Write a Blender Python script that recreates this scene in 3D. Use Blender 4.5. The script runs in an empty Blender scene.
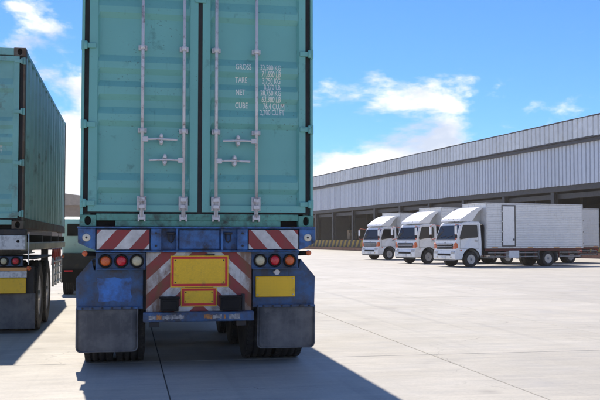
import bpy, bmesh, math, random
from mathutils import Vector
R = math.radians
random.seed(7)
scene = bpy.context.scene
col = scene.collection

# ------------------------------------------------------------------ camera
cam_data = bpy.data.cameras.new('camera')
cam_data.sensor_width = 36.0
cam_data.lens = 52.8
cam_data.clip_start = 0.05
cam_data.clip_end = 6000
cam = bpy.data.objects.new('camera', cam_data)
col.objects.link(cam)
cam.location = (0, 0, 1.33)
cam.rotation_euler = (R(90 + 2.60), 0, R(-11.06))
scene.camera = cam

# ------------------------------------------------------------------ light
SUN_EL, SUN_AZ = 52.0, -5.0          # azimuth from +Y towards +X
S = Vector((math.sin(R(SUN_AZ)) * math.cos(R(SUN_EL)), math.cos(R(SUN_AZ)) * math.cos(R(SUN_EL)), math.sin(R(SUN_EL))))
world = bpy.data.worlds.new('World')
scene.world = world
world.use_nodes = True
wt = world.node_tree
wt.nodes.clear()
def wn(t, **k):
    n = wt.nodes.new(t)
    for a, b in k.items():
        setattr(n, a, b)
    return n
w_out = wn('ShaderNodeOutputWorld')
w_bg = wn('ShaderNodeBackground')
w_bg.inputs['Strength'].default_value = 0.086
sky = wn('ShaderNodeTexSky', sky_type='NISHITA', sun_disc=False)
sky.sun_elevation = R(SUN_EL)
sky.sun_rotation = R(SUN_AZ)
sky.altitude = 100
sky.air_density = 1.0
sky.dust_density = 0.0
sky.ozone_density = 1.6
# clouds: fluffy noise on the sky direction, thicker cover towards the horizon
CLOUD_SEED = (13.6, 16.8, 27.7)
tc = wn('ShaderNodeTexCoord')
sep = wn('ShaderNodeSeparateXYZ')
wt.links.new(tc.outputs['Generated'], sep.inputs[0])
def wm(op, a, b=None, c=None, clamp=False):
    n = wn('ShaderNodeMath', operation=op, use_clamp=clamp)
    for i, v in enumerate((a, b, c)):
        if v is None:
            continue
        if isinstance(v, (int, float)):
            n.inputs[i].default_value = v
        else:
            wt.links.new(v, n.inputs[i])
    return n.outputs[0]
zc = wm('MAXIMUM', sep.outputs['Z'], 0.0)
comb = wn('ShaderNodeMapping')
comb.inputs['Location'].default_value = CLOUD_SEED
comb.inputs['Scale'].default_value = (1.0, 1.0, 2.1)
wt.links.new(tc.outputs['Generated'], comb.inputs['Vector'])
n1 = wn('ShaderNodeTexNoise')
n1.inputs['Scale'].default_value = 4.2
n1.inputs['Detail'].default_value = 10.0
n1.inputs['Roughness'].default_value = 0.58
n1.inputs['Distortion'].default_value = 0.15
wt.links.new(comb.outputs[0], n1.inputs['Vector'])
# cover grows towards the horizon
cover = wm('MAXIMUM', wm('MULTIPLY_ADD', zc, -1.15, 0.250), 0.0)
mask = wm('ADD', n1.outputs['Fac'], cover)
ramp = wn('ShaderNodeMapRange', interpolation_type='SMOOTHSTEP')
ramp.inputs['From Min'].default_value = 0.565
ramp.inputs['From Max'].default_value = 0.655
wt.links.new(mask, ramp.inputs['Value'])
cl_mix = wn('ShaderNodeMix', data_type='RGBA')
n2 = wn('ShaderNodeTexNoise')
n2.inputs['Scale'].default_value = 9.0
n2.inputs['Detail'].default_value = 8.0
wt.links.new(comb.outputs[0], n2.inputs['Vector'])
cl_col = wn('ShaderNodeMix', data_type='RGBA')
cl_col.inputs['A'].default_value = (4.6, 5.2, 6.4, 1)
cl_col.inputs['B'].default_value = (9.6, 9.3, 8.9, 1)
n2r = wn('ShaderNodeMapRange')
n2r.inputs[1].default_value = 0.34
n2r.inputs[2].default_value = 0.60
wt.links.new(n2.outputs['Fac'], n2r.inputs[0])
wt.links.new(n2r.outputs[0], cl_col.inputs['Factor'])
wt.links.new(ramp.outputs['Result'], cl_mix.inputs['Factor'])
tint = wn('ShaderNodeMix', data_type='RGBA', blend_type='MULTIPLY')
tint.inputs['Factor'].default_value = 1.0
tint.inputs['B'].default_value = (0.38, 0.65, 1.04, 1)
wt.links.new(sky.outputs[0], tint.inputs['A'])
wt.links.new(tint.outputs['Result'], cl_mix.inputs['A'])
wt.links.new(cl_col.outputs['Result'], cl_mix.inputs['B'])
wt.links.new(cl_mix.outputs['Result'], w_bg.inputs['Color'])
wt.links.new(w_bg.outputs[0], w_out.inputs['Surface'])

sun_d = bpy.data.lights.new('sun', 'SUN')
sun_d.energy = 3.9
sun_d.angle = R(0.53)
sun_d.color = (1.0, 0.91, 0.78)
sun = bpy.data.objects.new('sun', sun_d)
col.objects.link(sun)
sun.location = S * 60
sun.rotation_euler = (-S).to_track_quat('-Z', 'Y').to_euler()

scene.view_settings.view_transform = 'Standard'
scene.view_settings.look = 'None'
scene.view_settings.gamma = 1.0
scene.view_settings.use_curve_mapping = False
scene.view_settings.exposure = 0.80

# ------------------------------------------------------------------ materials
def weathered(name, base, rough=0.55, metal=0.0, var=0.25, dirt=None, dirt_amt=0.0, dirt_scale=3.0, streak=0.0,
              streak_col=(0.12, 0.06, 0.03), bump=0.0, bump_scale=60.0, spec=0.5, scale=2.0, obj_var=0.0, coat=0.0, chips=None):
    m = bpy.data.materials.new(name)
    m.use_nodes = True
    t = m.node_tree
    b = t.nodes['Principled BSDF']
    b.inputs['Roughness'].default_value = rough
    b.inputs['Metallic'].default_value = metal
    b.inputs['Specular IOR Level'].default_value = spec
    b.inputs['Coat Weight'].default_value = coat
    N, L = t.nodes.new, t.links.new
    tcn = N('ShaderNodeTexCoord')
    oi = N('ShaderNodeObjectInfo')
    co = tcn.outputs['Object']
    if obj_var:                                   # every sheet gets its own piece of the pattern
        ad = N('ShaderNodeVectorMath'); ad.operation = 'MULTIPLY_ADD'
        L(oi.outputs['Random'], ad.inputs[0]); ad.inputs[1].default_value = (61, 37, 23); L(co, ad.inputs[2]); co = ad.outputs[0]
    def noise(s, det=5.0, ro=0.6, vec=None):
        n = N('ShaderNodeTexNoise'); n.inputs['Scale'].default_value = s; n.inputs['Detail'].default_value = det
        n.inputs['Roughness'].default_value = ro
        L(vec if vec is not None else co, n.inputs['Vector'])
        return n.outputs['Fac']
    def rng(v, a, b_, c=0.0, d=1.0):
        n = N('ShaderNodeMapRange'); n.inputs[1].default_value = a; n.inputs[2].default_value = b_
        n.inputs[3].default_value = c; n.inputs[4].default_value = d
        L(v, n.inputs[0]); return n.outputs[0]
    def mix(f, a, b_):
        n = N('ShaderNodeMix'); n.data_type = 'RGBA'
        for i, v in (('Factor', f), ('A', a), ('B', b_)):
            if isinstance(v, tuple):
                n.inputs[i].default_value = (*v, 1)
            elif isinstance(v, float):
                n.inputs[i].default_value = v
            else:
                L(v, n.inputs[i])
        return n.outputs['Result']
    hi = tuple(min(1, c * (1 + var)) for c in base)
    lo = tuple(c * (1 - var) for c in base)
    c = mix(rng(noise(scale), 0.3, 0.7), lo, hi)
    if obj_var:
        hs = N('ShaderNodeHueSaturation')
        L(rng(oi.outputs['Random'], 0, 1, 1 - obj_var, 1 + obj_var), hs.inputs['Value'])
        L(c, hs.inputs['Color']); c = hs.outputs[0]
    if dirt_amt:
        c = mix(rng(noise(dirt_scale, 8.0, 0.68), 0.62 - 0.28 * dirt_amt, 0.80 - 0.18 * dirt_amt, 0, 0.92), c, dirt or (0.03, 0.025, 0.02))
    if streak:
        mp = N('ShaderNodeMapping'); mp.inputs['Scale'].default_value = (1, 1, 0.06)
        L(co, mp.inputs['Vector'])
        c = mix(rng(noise(16.0, 4.0, 0.6, mp.outputs[0]), 0.70 - 0.2 * streak, 0.88 - 0.12 * streak, 0, 0.8), c, streak_col)
    if chips:                                     # small scrapes and rust specks, gathered in patches
        mu = N('ShaderNodeMath'); mu.operation = 'MULTIPLY'
        L(rng(noise(38.0, 3.0, 0.55), 0.635, 0.69, 0, 0.7), mu.inputs[0]); L(rng(noise(2.3, 3.0), 0.46, 0.60), mu.inputs[1])
        c = mix(mu.outputs[0], c, chips)
    L(c, b.inputs['Base Color'])
    L(rng(noise(scale * 3.3), 0.3, 0.7, max(0.02, rough - 0.1), min(1, rough + 0.12)), b.inputs['Roughness'])
    if bump:
        bp = N('ShaderNodeBump'); bp.inputs['Strength'].default_value = bump; bp.inputs['Distance'].default_value = 0.01
        L(noise(bump_scale, 6.0), bp.inputs['Height']); L(bp.outputs[0], b.inputs['Normal'])
    return m

def striped(name, ca, cb, kx, kz, phase, period, mirror=False, wear=0.4, rust=(0.16, 0.06, 0.02), rough=0.55, kyx=0.0):
    """diagonal paint stripes in object space"""
    m = bpy.data.materials.new(name); m.use_nodes = True
    t = m.node_tree; b = t.nodes['Principled BSDF']; N, L = t.nodes.new, t.links.new
    tcn = N('ShaderNodeTexCoord'); sp = N('ShaderNodeSeparateXYZ'); L(tcn.outputs['Object'], sp.inputs[0])
    def mth(op, a, b_=None):
        n = N('ShaderNodeMath'); n.operation = op
        for i, v in enumerate((a, b_)):
            if v is None: continue
            if isinstance(v, (int, float)): n.inputs[i].default_value = v
            else: L(v, n.inputs[i])
        return n.outputs[0]
    x = sp.outputs['X']
    if mirror: x = mth('ABSOLUTE', x)
    c = mth('ADD', mth('MULTIPLY', x, kx), mth('MULTIPLY', sp.outputs['Z'], kz))
    c = mth('FRACT', mth('DIVIDE', mth('ADD', c, phase), period))
    f = mth('LESS_THAN', c, 0.5)
    def noise(s, d=6.0, r=0.65):
        n = N('ShaderNodeTexNoise'); n.inputs['Scale'].default_value = s; n.inputs['Detail'].default_value = d
        n.inputs['Roughness'].default_value = r; L(tcn.outputs['Object'], n.inputs['Vector']); return n.outputs['Fac']
    def rng(v, a, e, lo=0.0, hi=1.0):
        n = N('ShaderNodeMapRange'); n.inputs[1].default_value = a; n.inputs[2].default_value = e
        n.inputs[3].default_value = lo; n.inputs[4].default_value = hi; L(v, n.inputs[0]); return n.outputs[0]
    def mix(f_, a, e):
        n = N('ShaderNodeMix'); n.data_type = 'RGBA'
        for i, v in (('Factor', f_), ('A', a), ('B', e)):
            if isinstance(v, tuple): n.inputs[i].default_value = (*v, 1)
            elif isinstance(v, (int, float)): n.inputs[i].default_value = v
            else: L(v, n.inputs[i])
        return n.outputs['Result']
    colr = mix(f, cb, ca)
    colr = mix(rng(noise(9.0), 0.35, 0.75, 0, 0.45), colr, (0.10, 0.08, 0.065))
    colr = mix(rng(noise(4.2, 9.0, 0.7), 0.62 - 0.2 * wear, 0.78 - 0.2 * wear, 0, 0.85), colr, rust)
    if wear > 0.3:
        mp = N('ShaderNodeMapping'); mp.inputs['Scale'].default_value = (1, 1, 0.22); L(tcn.outputs['Object'], mp.inputs['Vector'])
        n = N('ShaderNodeTexNoise'); n.inputs['Scale'].default_value = 6.5; n.inputs['Detail'].default_value = 7; n.inputs['Roughness'].default_value = 0.7
        L(mp.outputs[0], n.inputs['Vector'])
        edge = rng(mth('ABSOLUTE', sp.outputs['X']), 0.25, 0.55, 0.0, 0.13)      # rust creeps in from the two outer edges
        colr = mix(rng(mth('ADD', n.outputs['Fac'], edge), 0.50, 0.68, 0, 0.85), colr, (0.17, 0.075, 0.028))
    L(colr, b.inputs['Base Color'])
    b.inputs['Roughness'].default_value = rough
    return m

def emis_less_lens(name, c, rough=0.18):
    m = bpy.data.materials.new(name); m.use_nodes = True
    b = m.node_tree.nodes['Principled BSDF']
    b.inputs['Base Color'].default_value = (*c, 1); b.inputs['Roughness'].default_value = rough
    b.inputs['Coat Weight'].default_value = 0.6
    v = m.node_tree.nodes.new('ShaderNodeTexVoronoi'); v.inputs['Scale'].default_value = 90
    tcn = m.node_tree.nodes.new('ShaderNodeTexCoord')
    m.node_tree.links.new(tcn.outputs['Object'], v.inputs['Vector'])
    bp = m.node_tree.nodes.new('ShaderNodeBump'); bp.inputs['Strength'].default_value = 0.7; bp.inputs['Distance'].default_value = 0.006
    m.node_tree.links.new(v.outputs['Distance'], bp.inputs['Height'])
    m.node_tree.links.new(bp.outputs[0], b.inputs['Normal'])
    return m

GRIME = (0.035, 0.028, 0.022)
RUST = (0.13, 0.05, 0.022)
M = {}
M['teal'] = weathered('teal_paint', (0.155, 0.425, 0.39), 0.42, 0, 0.07, (0.05, 0.15, 0.13), 0.08, 5.0, 0.36, (0.07, 0.20, 0.18), 0.05, 18, scale=1.1, chips=(0.07, 0.13, 0.11))
M['teal_grimy'] = weathered('teal_paint_grimy', (0.105, 0.31, 0.25), 0.6, 0, 0.2, GRIME, 0.55, 6.0, 0.5, (0.05, 0.07, 0.055), 0.15, 30, chips=(0.14, 0.07, 0.035))
M['teal_pale'] = weathered('pale_teal_paint', (0.24, 0.50, 0.46), 0.55, 0, 0.15, RUST, 0.25, 3.0, 0.45, (0.10, 0.18, 0.15), 0.1, 25)
M['teal_flare'] = weathered('flare_pale_teal_paint', (0.54, 0.66, 0.60), 0.6, 0, 0.12, (0.16, 0.09, 0.05), 0.22, 3.0, 0.5, (0.24, 0.30, 0.27))  # paler teal: sun flare put into the side wall colour, plus dirt streaks
M['rust_post'] = weathered('rusty_post', (0.15, 0.13, 0.10), 0.8, 0, 0.3, (0.12, 0.05, 0.025), 0.9, 6.0, 0.4, (0.06, 0.03, 0.02), 0.3, 40)
M['gasket'] = weathered('black_gasket', (0.018, 0.017, 0.018), 0.75, 0, 0.3)
M['galv'] = weathered('galvanised_steel', (0.60, 0.59, 0.60), 0.42, 0.15, 0.18, (0.16, 0.10, 0.08), 0.30, 14.0, 0.3, (0.22, 0.15, 0.12), 0.12, 60)
M['letter'] = weathered('white_stencil_paint', (0.74, 0.78, 0.72), 0.6, 0, 0.08, (0.30, 0.42, 0.38), 0.30, 30)
M['blue'] = weathered('blue_chassis_paint', (0.045, 0.155, 0.39), 0.5, 0, 0.28, (0.03, 0.026, 0.028), 0.70, 7.0, 0.5, (0.035, 0.03, 0.035), 0.15, 35)
M['blue_dirty'] = weathered('dirty_blue_paint', (0.045, 0.125, 0.285), 0.62, 0, 0.3, (0.055, 0.052, 0.054), 0.95, 6.0, 0.6, (0.04, 0.04, 0.045), 0.18, 40)
M['blue_bright'] = weathered('bright_blue_paint', (0.045, 0.19, 0.56), 0.5, 0, 0.25, (0.04, 0.06, 0.11), 0.75, 7.0, 0.5, (0.05, 0.06, 0.09))
M['frame_dark'] = weathered('dark_steel', (0.028, 0.028, 0.032), 0.65, 0, 0.35, (0.07, 0.05, 0.035), 0.3, 6)
M['rubber'] = weathered('tyre_rubber', (0.024, 0.023, 0.023), 0.8, 0, 0.3, (0.075, 0.068, 0.06), 0.35, 7, bump=0.25, bump_scale=50)
M['flap'] = weathered('mud_flap_rubber', (0.085, 0.087, 0.094), 0.7, 0, 0.3, (0.17, 0.165, 0.16), 0.65, 4, 0.75, (0.16, 0.16, 0.165), 0.2, 30)
M['black'] = weathered('black_plastic', (0.009, 0.009, 0.010), 0.6, 0, 0.2, spec=0.2)
M['void'] = weathered('hollow_dark', (0.012, 0.010, 0.009), 0.9, 0, 0.2)
M['yellow'] = weathered('yellow_reflective_sheet', (0.90, 0.54, 0.012), 0.42, 0, 0.07, (0.45, 0.27, 0.03), 0.25, 10, bump=0.05, bump_scale=220)
def honeycomb(m):
    t = m.node_tree; b = t.nodes['Principled BSDF']; src = b.inputs['Base Color'].links[0].from_socket
    tcn = t.nodes.new('ShaderNodeTexCoord'); v = t.nodes.new('ShaderNodeTexVoronoi'); v.feature = 'DISTANCE_TO_EDGE'
    v.inputs['Scale'].default_value = 62; v.inputs['Randomness'].default_value = 0.12
    t.links.new(tcn.outputs['Object'], v.inputs['Vector'])
    r = t.nodes.new('ShaderNodeMapRange'); r.inputs[1].default_value = 0.02; r.inputs[2].default_value = 0.10; r.inputs[3].default_value = 0.22; r.inputs[4].default_value = 0.0
    t.links.new(v.outputs['Distance'], r.inputs[0])
    x = t.nodes.new('ShaderNodeMix'); x.data_type = 'RGBA'; t.links.new(r.outputs[0], x.inputs['Factor']); t.links.new(src, x.inputs['A']); x.inputs['B'].default_value = (0.48, 0.25, 0.01, 1)
    t.links.new(x.outputs['Result'], b.inputs['Base Color'])
honeycomb(M['yellow'])
M['redsheet'] = weathered('red_reflective_sheet', (0.62, 0.010, 0.016), 0.4, 0, 0.12, (0.2, 0.02, 0.02), 0.2, 10)
M['lens_red'] = emis_less_lens('red_lens', (0.62, 0.012, 0.025))
M['lens_orange'] = emis_less_lens('orange_lens', (0.66, 0.11, 0.012))
M['lens_white'] = emis_less_lens('clear_lens', (0.56, 0.50, 0.32))
M['refl_white'] = weathered('white_reflector', (0.72, 0.66, 0.52), 0.35, 0, 0.08)
RW = ((0.30, 0.028, 0.030), (0.66, 0.645, 0.62))
M['chev_r'] = striped('red_white_board_falling', *RW, -1, -0.89, 0.72 + 0.89 * 1.232, 0.305, wear=0.15)
M['chev_l'] = striped('red_white_board_rising', *RW, 1, -0.89, 1.03 + 0.89 * 1.232, 0.305, wear=0.15)
M['chev_c'] = striped('red_white_chevron_board', *RW, 0.93, 1, -1.417, 0.295, mirror=True, wear=0.55)
M['hazard'] = striped('yellow_black_edge_paint', (0.50, 0.32, 0.04), (0.05, 0.05, 0.05), 1, 0.8, 0.0, 1.5, wear=0.2, rust=(0.2, 0.15, 0.1), rough=0.8)
M['white'] = weathered('white_truck_paint', (0.83, 0.825, 0.81), 0.28, 0, 0.03, (0.62, 0.59, 0.54), 0.14, 2.0, coat=0.4, obj_var=0.02)
M['white_worn'] = weathered('worn_white_paint', (0.70, 0.70, 0.70), 0.5, 0, 0.08, (0.10, 0.10, 0.11), 0.45, 9.0)
M['box_alu'] = weathered('white_box_cladding', (0.76, 0.76, 0.755), 0.38, 0.1, 0.05, (0.60, 0.58, 0.54), 0.2, 5, 0.45, (0.52, 0.50, 0.46))
M['box_frame'] = weathered('aluminium_trim', (0.60, 0.60, 0.60), 0.4, 0.4, 0.1, (0.35, 0.31, 0.26), 0.35, 6)
M['rail_grey'] = weathered('grey_guard_rail', (0.30, 0.29, 0.28), 0.5, 0.2, 0.15, (0.12, 0.09, 0.07), 0.4, 6)
M['glass'] = weathered('dark_window_glass', (0.014, 0.015, 0.017), 0.08, 0, 0.1, spec=0.35)
M['chrome'] = weathered('silver_rim', (0.40, 0.40, 0.41), 0.35, 0.6, 0.2, (0.2, 0.18, 0.16), 0.3, 12)
M['grille'] = weathered('grey_grille', (0.10, 0.095, 0.09), 0.45, 0.1, 0.2)
M['maroon'] = weathered('maroon_paint', (0.13, 0.025, 0.02), 0.55, 0, 0.2)
M['redtube'] = weathered('orange_red_tube', (0.45, 0.075, 0.035), 0.45, 0, 0.1)
M['redrail'] = weathered('red_rail_paint', (0.40, 0.03, 0.025), 0.5, 0, 0.2, GRIME, 0.3, 8)
M['reflect_or'] = weathered('amber_reflector', (0.62, 0.30, 0.10), 0.4, 0, 0.1)
M['cladding'] = weathered('pale_metal_cladding', (0.55, 0.59, 0.655), 0.45, 0.1, 0.05, (0.58, 0.56, 0.50), 0.10, 1.2, 0.25, (0.45, 0.47, 0.50), obj_var=0.05)
M['fascia'] = weathered('fascia_sheet', (0.66, 0.68, 0.685), 0.45, 0.1, 0.10, (0.58, 0.54, 0.42), 0.22, 0.9, 0.4, (0.50, 0.49, 0.43), obj_var=0.07)
M['gutter'] = weathered('dark_trim', (0.06, 0.065, 0.08), 0.6, 0, 0.2)
M['beam'] = weathered('grey_beam', (0.05, 0.052, 0.058), 0.6, 0, 0.2, (0.06, 0.055, 0.05), 0.4, 1.0)
M['dockc'] = weathered('dock_concrete', (0.15, 0.135, 0.12), 0.85, 0, 0.2, (0.10, 0.08, 0.065), 0.5, 1.2)
M['dockred'] = weathered('red_brown_kerb', (0.24, 0.12, 0.075), 0.85, 0, 0.2, (0.12, 0.08, 0.06), 0.4, 1.5)
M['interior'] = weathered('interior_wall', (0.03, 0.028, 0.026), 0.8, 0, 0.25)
M['carton'] = weathered('carton', (0.30, 0.20, 0.11), 0.8, 0, 0.2, obj_var=0.25)
M['wood'] = weathered('pallet_wood', (0.25, 0.16, 0.085), 0.8, 0, 0.25)
M['mint'] = weathered('pale_mint_paint', (0.52, 0.62, 0.60), 0.4, 0, 0.06, (0.3, 0.3, 0.28), 0.2, 3)
M['shed'] = weathered('far_shed_wall', (0.33, 0.25, 0.18), 0.8, 0, 0.15)
M['shed_roof'] = weathered('far_shed_roof', (0.40, 0.33, 0.26), 0.7, 0, 0.15)
M['beige'] = weathered('beige_rail_paint', (0.50, 0.44, 0.33), 0.55, 0, 0.15, (0.2, 0.12, 0.07), 0.35, 5)

def concrete():
    m = bpy.data.materials.new('yard_concrete'); m.use_nodes = True
    t = m.node_tree; b = t.nodes['Principled BSDF']; N, L = t.nodes.new, t.links.new
    g = N('ShaderNodeNewGeometry'); oi = N('ShaderNodeObjectInfo')
    def noise(s, d=6.0, r=0.6, vec=None, dist=0.0):
        n = N('ShaderNodeTexNoise'); n.inputs['Scale'].default_value = s; n.inputs['Detail'].default_value = d
        n.inputs['Roughness'].default_value = r; n.inputs['Distortion'].default_value = dist
        L(vec if vec is not None else g.outputs['Position'], n.inputs['Vector']); return n.outputs['Fac']
    def rng(v, a, e, lo=0.0, hi=1.0):
        n = N('ShaderNodeMapRange'); n.inputs[1].default_value = a; n.inputs[2].default_value = e
        n.inputs[3].default_value = lo; n.inputs[4].default_value = hi; L(v, n.inputs[0]); return n.outputs[0]
    def mix(f_, a, e):
        n = N('ShaderNodeMix'); n.data_type = 'RGBA'
        for i, v in (('Factor', f_), ('A', a), ('B', e)):
            if isinstance(v, tuple): n.inputs[i].default_value = (*v, 1)
            elif isinstance(v, (int, float)): n.inputs[i].default_value = v
            else: L(v, n.inputs[i])
        return n.outputs['Result']
    c = mix(rng(noise(0.45, 7), 0.3, 0.7), (0.365, 0.34, 0.298), (0.485, 0.455, 0.402))
    mp = N('ShaderNodeMapping'); mp.inputs['Scale'].default_value = (0.9, 5.5, 1.0); mp.inputs['Rotation'].default_value = (0, 0, R(3))
    L(g.outputs['Position'], mp.inputs['Vector'])
    c = mix(rng(noise(1.3, 7, 0.7, mp.outputs[0]), 0.35, 0.70, 0, 0.55), c, (0.24, 0.235, 0.23))   # broom marks across the slab
    c = mix(rng(noise(0.9, 8, 0.7, None, 1.0), 0.57, 0.76, 0, 0.55), c, (0.20, 0.19, 0.18))           # oil and tyre stains
    c = mix(rng(noise(30, 4, 0.7), 0.45, 0.8, 0, 0.4), c, (0.21, 0.20, 0.19))
    mt = N('ShaderNodeMapping'); mt.inputs['Rotation'].default_value = (0, 0, R(24)); mt.inputs['Scale'].default_value = (3.0, 0.07, 1.0)
    L(g.outputs['Position'], mt.inputs['Vector'])
    c = mix(rng(noise(0.9, 5, 0.6, mt.outputs[0]), 0.57, 0.72, 0, 0.40), c, (0.20, 0.19, 0.18))       # tyre tracks crossing the yard
    mt2 = N('ShaderNodeMapping'); mt2.inputs['Rotation'].default_value = (0, 0, R(-58)); mt2.inputs['Scale'].default_value = (3.4, 0.06, 1.0)
    L(g.outputs['Position'], mt2.inputs['Vector'])
    c = mix(rng(noise(0.8, 5, 0.6, mt2.outputs[0]), 0.60, 0.74, 0, 0.35), c, (0.22, 0.21, 0.20))
    vo = N('ShaderNodeTexVoronoi'); vo.inputs['Scale'].default_value = 0.85; vo.inputs['Randomness'].default_value = 1.0
    L(g.outputs['Position'], vo.inputs['Vector'])
    c = mix(rng(vo.outputs['Distance'], 0.03, 0.12, 0.30, 0.0), c, (0.11, 0.10, 0.095))               # oil drips
    vc = N('ShaderNodeTexVoronoi'); vc.feature = 'DISTANCE_TO_EDGE'; vc.inputs['Scale'].default_value = 0.21
    wv = N('ShaderNodeTexNoise'); wv.inputs['Scale'].default_value = 1.3; wv.inputs['Detail'].default_value = 6
    L(g.outputs['Position'], wv.inputs['Vector'])
    va = N('ShaderNodeVectorMath'); va.operation = 'MULTIPLY_ADD'; L(wv.outputs['Color'], va.inputs[0]); va.inputs[1].default_value = (0.9, 0.9, 0); L(g.outputs['Position'], va.inputs[2])
    L(va.outputs[0], vc.inputs['Vector'])
    crk = N('ShaderNodeMath'); crk.operation = 'MULTIPLY'
    L(rng(vc.outputs['Distance'], 0.0004, 0.0016, 0.5, 0.0), crk.inputs[0]); L(rng(noise(0.35, 3), 0.50, 0.60), crk.inputs[1])
    c = mix(crk.outputs[0], c, (0.09, 0.085, 0.08))                                                    # hairline cracks
    hs = N('ShaderNodeHueSaturation'); L(rng(oi.outputs['Random'], 0, 1, 0.95, 1.05), hs.inputs['Value']); L(c, hs.inputs['Color'])
    L(hs.outputs[0], b.inputs['Base Color'])
    L(rng(noise(1.1), 0.3, 0.7, 0.55, 0.8), b.inputs['Roughness'])
    bp = N('ShaderNodeBump'); bp.inputs['Strength'].default_value = 0.35; bp.inputs['Distance'].default_value = 0.006
    L(noise(75, 5, 0.7), bp.inputs['Height']); L(bp.outputs[0], b.inputs['Normal'])
    return m
M['concrete'] = concrete()
M['joint'] = weathered('dark_joint_filler', (0.10, 0.095, 0.09), 0.9, 0, 0.3)

# ------------------------------------------------------------------ helpers
class MB:
    def __init__(s): s.v = []; s.f = []; s.sm = []
    def add(s, vs, fs, smooth=False):
        o = len(s.v); s.v += [tuple(p) for p in vs]; s.f += [tuple(i + o for i in f) for f in fs]; s.sm += [smooth] * len(fs); return s
    def box(s, x0, x1, y0, y1, z0, z1):
        return s.add([(x0,y0,z0),(x1,y0,z0),(x1,y1,z0),(x0,y1,z0),(x0,y0,z1),(x1,y0,z1),(x1,y1,z1),(x0,y1,z1)],
                     [(0,3,2,1),(4,5,6,7),(0,1,5,4),(1,2,6,5),(2,3,7,6),(3,0,4,7)])
    def prism(s, poly, axis, a, b):
        """poly in the two remaining axes (order xyz), extruded along axis"""
        def P(p, q):
            return (q, p[0], p[1]) if axis == 'x' else (p[0], q, p[1]) if axis == 'y' else (p[0], p[1], q)
        n = len(poly)
        return s.add([P(p, a) for p in poly] + [P(p, b) for p in poly],
                     [tuple(range(n))[::-1], tuple(range(n, 2 * n))] + [(i, (i + 1) % n, n + (i + 1) % n, n + i) for i in range(n)])
    def tube(s, pts, r, n=8, closed=False):
        pts = [Vector(p) for p in pts]; m = len(pts); vs = []; fs = []
        for i, p in enumerate(pts):
            a = pts[(i - 1) % m] if (i > 0 or closed) else p
            b = pts[(i + 1) % m] if (i < m - 1 or closed) else p
            d = (b - a).normalized()
            u = d.orthogonal() if abs(d.z) > 0.99 else d.cross(Vector((0, 0, 1)))
            u.normalize(); w = d.cross(u)
            if abs(d.z) > 0.99: u = Vector((1, 0, 0)); w = d.cross(u)
            for k in range(n):
                t = 2 * math.pi * k / n
                vs.append(p + u * (r * math.cos(t)) + w * (r * math.sin(t)))
        for i in range(m if closed else m - 1):
            j = (i + 1) % m
            for k in range(n):
                fs.append((i * n + k, i * n + (k + 1) % n, j * n + (k + 1) % n, j * n + k))
        if not closed:
            o = len(s.v); s.add(vs, fs, True)
            s.f += [tuple(o + k for k in range(n))[::-1], tuple(o + (m - 1) * n + k for k in range(n))]; s.sm += [False, False]
            return s
        return s.add(vs, fs, True)
    def lathe(s, prof, c, axis='x', n=28, smooth=True):
        """prof: list of (along, radius) revolved about an axis through c"""
        vs = []; fs = []; m = len(prof)
        for k in range(n):
            t = 2 * math.pi * k / n; ct, st = math.cos(t), math.sin(t)
            for a, r in prof:
                q = (a, r * ct, r * st) if axis == 'x' else (r * ct, a, r * st) if axis == 'y' else (r * ct, r * st, a)
                vs.append((c[0] + q[0], c[1] + q[1], c[2] + q[2]))
        for k in range(n):
            j = (k + 1) % n
            for i in range(m - 1):
                fs.append((k * m + i, k * m + i + 1, j * m + i + 1, j * m + i))
        s.add(vs, fs, smooth)
        o = len(s.v) - n * m
        for e, rev in ((0, True), (m - 1, False)):
            if prof[e][1] > 1e-4:
                s.f.append(tuple(o + k * m + e for k in range(n))[::(-1 if rev else 1)]); s.sm.append(False)
        return s
    def build(s, name, mat, parent=None, bevel=0.0, seg=1, fixn=True):
        me = bpy.data.meshes.new(name)
        me.from_pydata(s.v, [], s.f)
        me.polygons.foreach_set('use_smooth', s.sm)
        if fixn:
            bm = bmesh.new(); bm.from_mesh(me); bmesh.ops.recalc_face_normals(bm, faces=bm.faces); bm.to_mesh(me); bm.free()
        me.materials.append(M[mat] if isinstance(mat, str) else mat)
        return link(name, me, parent, bevel, seg)
def link(name, me, parent=None, bevel=0.0, seg=1):
    o = bpy.data.objects.new(name, me)
    col.objects.link(o)
    if parent is not None: o.parent = parent
    if bevel:
        b = o.modifiers.new('bevel', 'BEVEL'); b.width = bevel; b.segments = seg; b.limit_method = 'ANGLE'; b.angle_limit = R(40)
        b.harden_normals = False
    return o
def empty(name, loc=(0, 0, 0), rz=0.0):
    o = bpy.data.objects.new(name, None); col.objects.link(o)
    o.location = loc; o.rotation_euler = (0, 0, rz); o.empty_display_size = 0.2
    return o
def tag(o, label=None, cat=None, group=None, kind=None):
    for k, v in (('label', label), ('category', cat), ('group', group), ('kind', kind)):
        if v: o[k] = v
    return o
def copy_tree(o, parent=None):
    c = o.copy(); col.objects.link(c); c.parent = parent
    for ch in list(o.children): copy_tree(ch, c)
    return c
def BX(name, mat, parent, dims, bevel=0.0, seg=1):
    return MB().box(*dims).build(name, mat, parent, bevel, seg)
def oval(cx, cz, rx, rz, n=20):
    return [(cx + rx * math.cos(2 * math.pi * k / n), cz + rz * math.sin(2 * math.pi * k / n)) for k in range(n)]
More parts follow.
